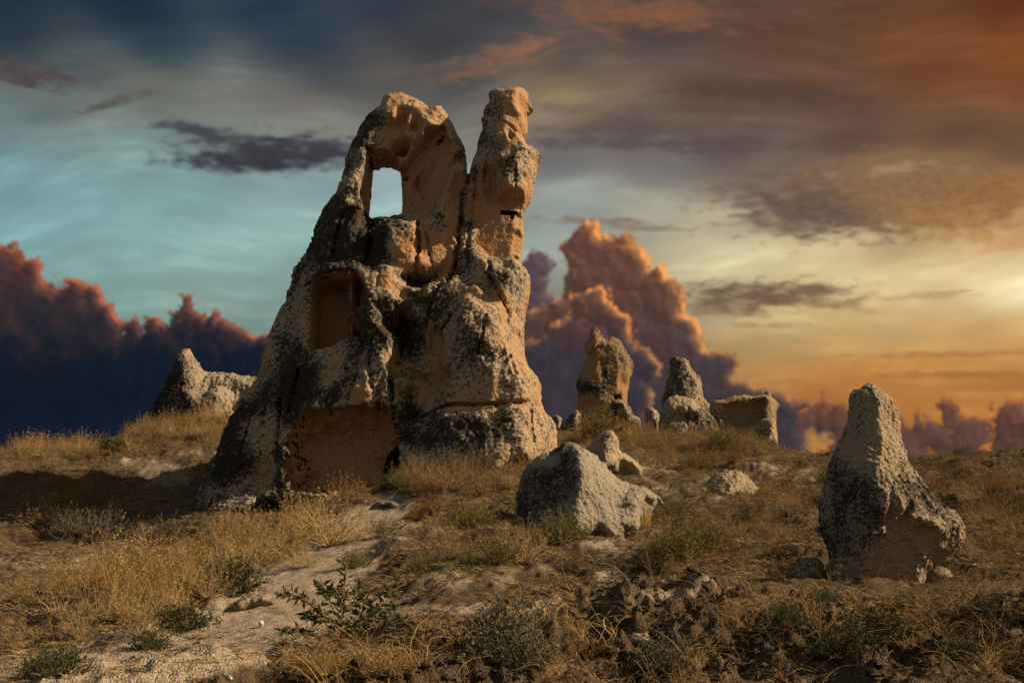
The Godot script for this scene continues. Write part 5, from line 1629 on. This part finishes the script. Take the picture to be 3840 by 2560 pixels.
func small_things() -> void:
	var white := plain(Color(0.78, 0.77, 0.75), 0.4)
	var red := plain(Color(0.6, 0.06, 0.09), 0.4)
	var g := ground_at(978, 2352)
	var o := thing("plastic_bottle", g + Vector3(0, 0.022, 0), "small white plastic bottle with a red cap lying on the trail", "bottle")
	part(o, "body", lathe([[0.0, 0.05], [0.024, 0.05], [0.026, 0.04], [0.026, -0.02], [0.022, -0.035], [0.012, -0.045]], 12), white)
	part(o, "cap", lathe([[0.014, -0.043], [0.014, -0.06], [0.0, -0.06]], 12), red)
	o.rotation = Vector3(1.2, 0.5, 0.3)
	g = ground_at(850, 2546)
	o = thing("crushed_bottle", g + Vector3(0, 0.02, 0), "crushed pale green plastic bottle at the foot of the trail", "bottle")
	part(o, "body", lathe([[0.0, 0.07], [0.022, 0.07], [0.024, 0.05], [0.014, 0.02], [0.022, -0.01], [0.02, -0.035], [0.009, -0.055]], 10), plain(Color(0.5, 0.58, 0.55), 0.3))
	part(o, "cap", lathe([[0.011, -0.053], [0.011, -0.068], [0.0, -0.068]], 10), white)
	o.rotation = Vector3(0.2, -0.9, 1.45)
	for q in [[1493, 1968, 0.10, "crumpled white paper scrap caught on a bush by the trail"], [2057, 2112, 0.07, "flattened pale wrapper lying on the bare ground below the pitted boulder"], [3661, 2122, 0.07, "bright white scrap lying in the grass right of the standing rock"]]:
		g = ground_at(q[0], q[1])
		var L := SurfaceTool.new()
		L.begin(Mesh.PRIMITIVE_TRIANGLES)
		var s: float = q[2]
		var grid := []
		for j in 5:
			for i in 5:
				grid.append(Vector3((i - 2) * 0.25 * s, rng.randf_range(0.0, 0.35) * s, (j - 2) * 0.25 * s))
		for j in 4:
			for i in 4:
				var k := j * 5 + i
				for id in [k, k + 1, k + 6, k, k + 6, k + 5]: L.add_vertex(grid[id])
		L.generate_normals()
		var m := MeshInstance3D.new()
		m.name = numbered("paper_scrap")
		m.mesh = L.commit()
		m.material_override = white
		add_child(m)
		m.position = g + Vector3(0, 0.02, 0)
		tag(m, q[3], "litter")
	g = ground_at(2930, 2296)
	o = thing("bottle_cap", g + Vector3(0, 0.012, 0), "dark blue cap lying on the earth bank", "cap")
	part(o, "top", lathe([[0.0, 0.02], [0.026, 0.02], [0.03, 0.015], [0.03, 0.012]], 14), plain(Color(0.06, 0.07, 0.24), 0.4))
	part(o, "rim", lathe([[0.031, 0.012], [0.033, 0.0], [0.033, -0.02]], 14), plain(Color(0.05, 0.06, 0.2), 0.4))
	# bleached stalks and roots on the bank
	for q in [
		[[[2212,2452],[2250,2395],[2268,2350],[2262,2320],[2300,2275]], "bleached crooked root standing out of the bank"],
		[[[3290,2310],[3300,2370],[3260,2400],[3200,2415]], "pale dead stalk arching over the bank's dark hollow"],
		[[[2730,2330],[2700,2400],[2670,2470],[2690,2520]], "long straw stalk hanging down the bank face"],
		[[[2880,2430],[2950,2480],[2990,2500],[2960,2540]], "bent pale stalk lying across the lower bank"],
		[[[3770,2250],[3765,2290],[3760,2310],[3800,2330]], "thin bleached twig at the far end of the bank"],
		[[[1510,2480],[1560,2440],[1610,2420],[1650,2440]], "arched pale stalk beside the leafy shrub"],
		[[[2420,2330],[2480,2380],[2550,2420],[2560,2480]], "drooping dry stalk with a hooked end on the bank"],
	]:
		var S := Leafage.new()
		var d := -ground_at(q[0][0][0], q[0][0][1]).z - 0.02
		var base := at(q[0][0][0], q[0][0][1], d)
		var last := Vector3.ZERO
		for k in q[0].size() - 1:
			var a := last
			var b := at(q[0][k + 1][0], q[0][k + 1][1], d - 0.06 - 0.04 * (k % 2)) - base
			var steps := 4
			for t in steps:
				var e: Vector3 = a.lerp(b, (t + 1.0) / steps) + rdir(-0.5, 0.5) * 0.008
				S.stem(last, e, 0.007 - 0.001 * k, 0.0065 - 0.001 * k, Color(0.48, 0.38, 0.24))
				last = e
		var m := MeshInstance3D.new()
		m.name = numbered("dead_stalk")
		m.mesh = S.mesh(self)
		m.material_override = M.twig
		add_child(m)
		m.position = base
		tag(m, q[1], "stalk")

func plants() -> void:
	rng.seed = 4242
	var patch := noise(0.55, 301, 3)
	var hue := noise(0.35, 302, 2)
	var straw := Color(0.255, 0.195, 0.105)
	var tufts := [tuft(26, 0.12, 0.14, 0.46, 0.006, 0.8, Color(1, 1, 1), 0.25), tuft(20, 0.09, 0.2, 0.55, 0.005, 0.55, Color(1, 1, 1), 0.4), tuft(30, 0.15, 0.1, 0.36, 0.006, 1.2, Color(1, 1, 1), 0.15)]
	scatter("dry_grass", "dry straw-coloured grass growing in tufts over the slopes", "grass", tufts, M.plant, 90000, 44.0, func(p, x, z):
		var g := look(f_grass, p)
		var n := patch.get_noise_2d(x, z)
		var k := clampf(g * 1.2 + n * 1.2 - 0.42, 0.0, 1.0) * (1.0 - 0.97 * smoothstep(0.3, 0.6, look(f_path, p)))
		var green := clampf(look(f_green, p) + hue.get_noise_2d(x, z) * 0.6 + 0.05, 0.0, 1.0)
		var c := straw.lerp(Color(0.17, 0.15, 0.06), green * 0.8).lerp(Color(0.30, 0.17, 0.07), clampf(hue.get_noise_2d(x + 90.0, z) * 1.2, 0.0, 0.7))
		c = c.lerp(Color(0.22, 0.135, 0.06), 0.5 * smoothstep(2500.0, 3500.0, p.x))
		return [k, clampf(look(f_tall, p) * 2.0, 0.3, 1.15) * rng.randf_range(0.55, 1.1), tone(c, 0.3)])
	scatter("seeded_weed", "wiry dried weeds with seed husks standing in the grass", "weed", [wiry(Color(0.9, 0.85, 0.7), Color(1.1, 1.0, 0.8)), wiry(Color(0.8, 0.7, 0.55), Color(1.2, 1.1, 0.9))], M.plant, 50000, 42.0, func(p, x, z):
		var g := look(f_grass, p)
		var k := clampf(g * 0.9 + patch.get_noise_2d(x + 40.0, z) * 0.8 - 0.3, 0.0, 0.8) * (1.0 - smoothstep(0.2, 0.5, look(f_path, p)))
		return [k, clampf(look(f_tall, p) * 2.0, 0.35, 1.0) * rng.randf_range(0.6, 1.15), tone(Color(0.29, 0.21, 0.11), 0.35)])
	scatter("ground_litter", "flattened dead grass and chaff littering the soil", "litter", [litter(Color(1, 1, 1)), litter(Color(0.8, 0.8, 0.8))], M.plant, 105000, 36.0, func(p, x, z):
		var k := clampf(0.35 + look(f_grass, p) * 0.6 + patch.get_noise_2d(x - 40.0, z) * 0.7, 0.0, 1.0) * (1.0 - 0.96 * smoothstep(0.2, 0.6, look(f_path, p))) * (1.0 - 0.8 * look(f_bank, p))
		return [k, rng.randf_range(0.5, 1.1), tone(Color(0.235, 0.18, 0.108), 0.4)])
	scatter("arching_grass", "long dry stalks arching over the earth bank", "grass", [arching(Color(1, 1, 1)), arching(Color(0.9, 0.9, 0.9))], M.plant, 26000, 14.0, func(p, x, z):
		var k := clampf(look(f_bank, p) * (0.2 + look(f_grass, p)) * 0.5 + patch.get_noise_2d(x, z + 30.0) * 0.2, 0.0, 0.6) * step_(look(f_bank, p))
		return [k, rng.randf_range(0.5, 1.1), tone(Color(0.42, 0.30, 0.14), 0.35)])
	scatter("clods", "crumbled earth clods and pebbles lying on the ground", "pebbles", [clod(), clod(), clod()], M.soil, 70000, 30.0, func(p, x, z):
		var bank := look(f_bank, p)
		var pale := look(f_pale, p)
		var k := clampf(0.16 + bank * 0.6 + pale * 0.12, 0.0, 0.9)
		var s := 0.012 + 0.05 * pow(rng.randf(), 3.0) * (0.6 + bank * 1.4)
		var c := Color(0.26, 0.2, 0.14).lerp(Color(0.42, 0.37, 0.3), clampf(pale + rng.randf_range(-0.3, 0.3), 0.0, 1.0)).lerp(Color(0.15, 0.115, 0.08), bank * 0.7)
		return [k, s, tone(c, 0.3)])
	scatter("bank_clods", "loose dark clods broken out of the earth bank", "clods", [clod(), clod()], M.soil, 45000, 11.5, func(p, x, z):
		var bank := look(f_bank, p)
		return [0.35 if bank > 0.3 else 0.0, 0.02 + 0.12 * pow(rng.randf(), 4.0), tone(Color(0.15, 0.118, 0.085), 0.35)])
	bushes()
	stage("bushes")
	var g := ground_at(2412, 1985)
	var y := MeshInstance3D.new()
	y.name = "yellow_grass"
	y.mesh = tuft(160, 0.14, 0.25, 0.62, 0.006, 0.22, Color(0.50, 0.36, 0.09), 0.3)
	y.material_override = M.plant
	add_child(y)
	y.position = g
	tag(y, "bright yellow grass tuft against the right end of the pitted boulder", "grass")
	leafy_shrub()
	small_things()

func step_(v: float) -> float:
	return 1.0 if v > 0.15 else 0.0


func _ready() -> void:
	T0 = Time.get_ticks_msec()
	# camera
	var cam := Camera3D.new()
	cam.name = "camera"
	cam.fov = rad_to_deg(2.0 * atan(1280.0 / F))
	cam.near = 0.05
	cam.far = 2000.0
	cam.rotation.x = PITCH
	add_child(cam)
	cam.current = true
	# sky and air
	var env := Environment.new()
	env.background_mode = Environment.BG_SKY
	var sky := Sky.new()
	var pano := PanoramaSkyMaterial.new()
	pano.panorama = ImageTexture.create_from_image(build_sky())
	sky.sky_material = pano
	env.sky = sky
	env.background_energy_multiplier = 0.62
	env.tonemap_mode = Environment.TONE_MAPPER_LINEAR
	env.tonemap_exposure = 1.6
	env.sdfgi_enabled = true
	env.ssao_enabled = true
	env.ssil_enabled = true
	var we := WorldEnvironment.new()
	we.name = "air"
	we.environment = env
	add_child(we)
	# sun: low on the right, a little behind the rocks
	var sun := DirectionalLight3D.new()
	sun.name = "sun"
	sun.light_color = Color(1.0, 0.87, 0.69)
	sun.light_energy = 1.6
	sun.light_angular_distance = 0.5
	sun.shadow_enabled = true
	add_child(sun)
	sun.look_at_from_position(Vector3(0.82, 0.52, 0.05) * 10.0, Vector3.ZERO)
	stage("sky")
	materials()
	terrain_base()
	ground_maps()
	stage("terrain base")
	build_terrain()
	stage("terrain")
	rocks()
	plants()
	stage("done")
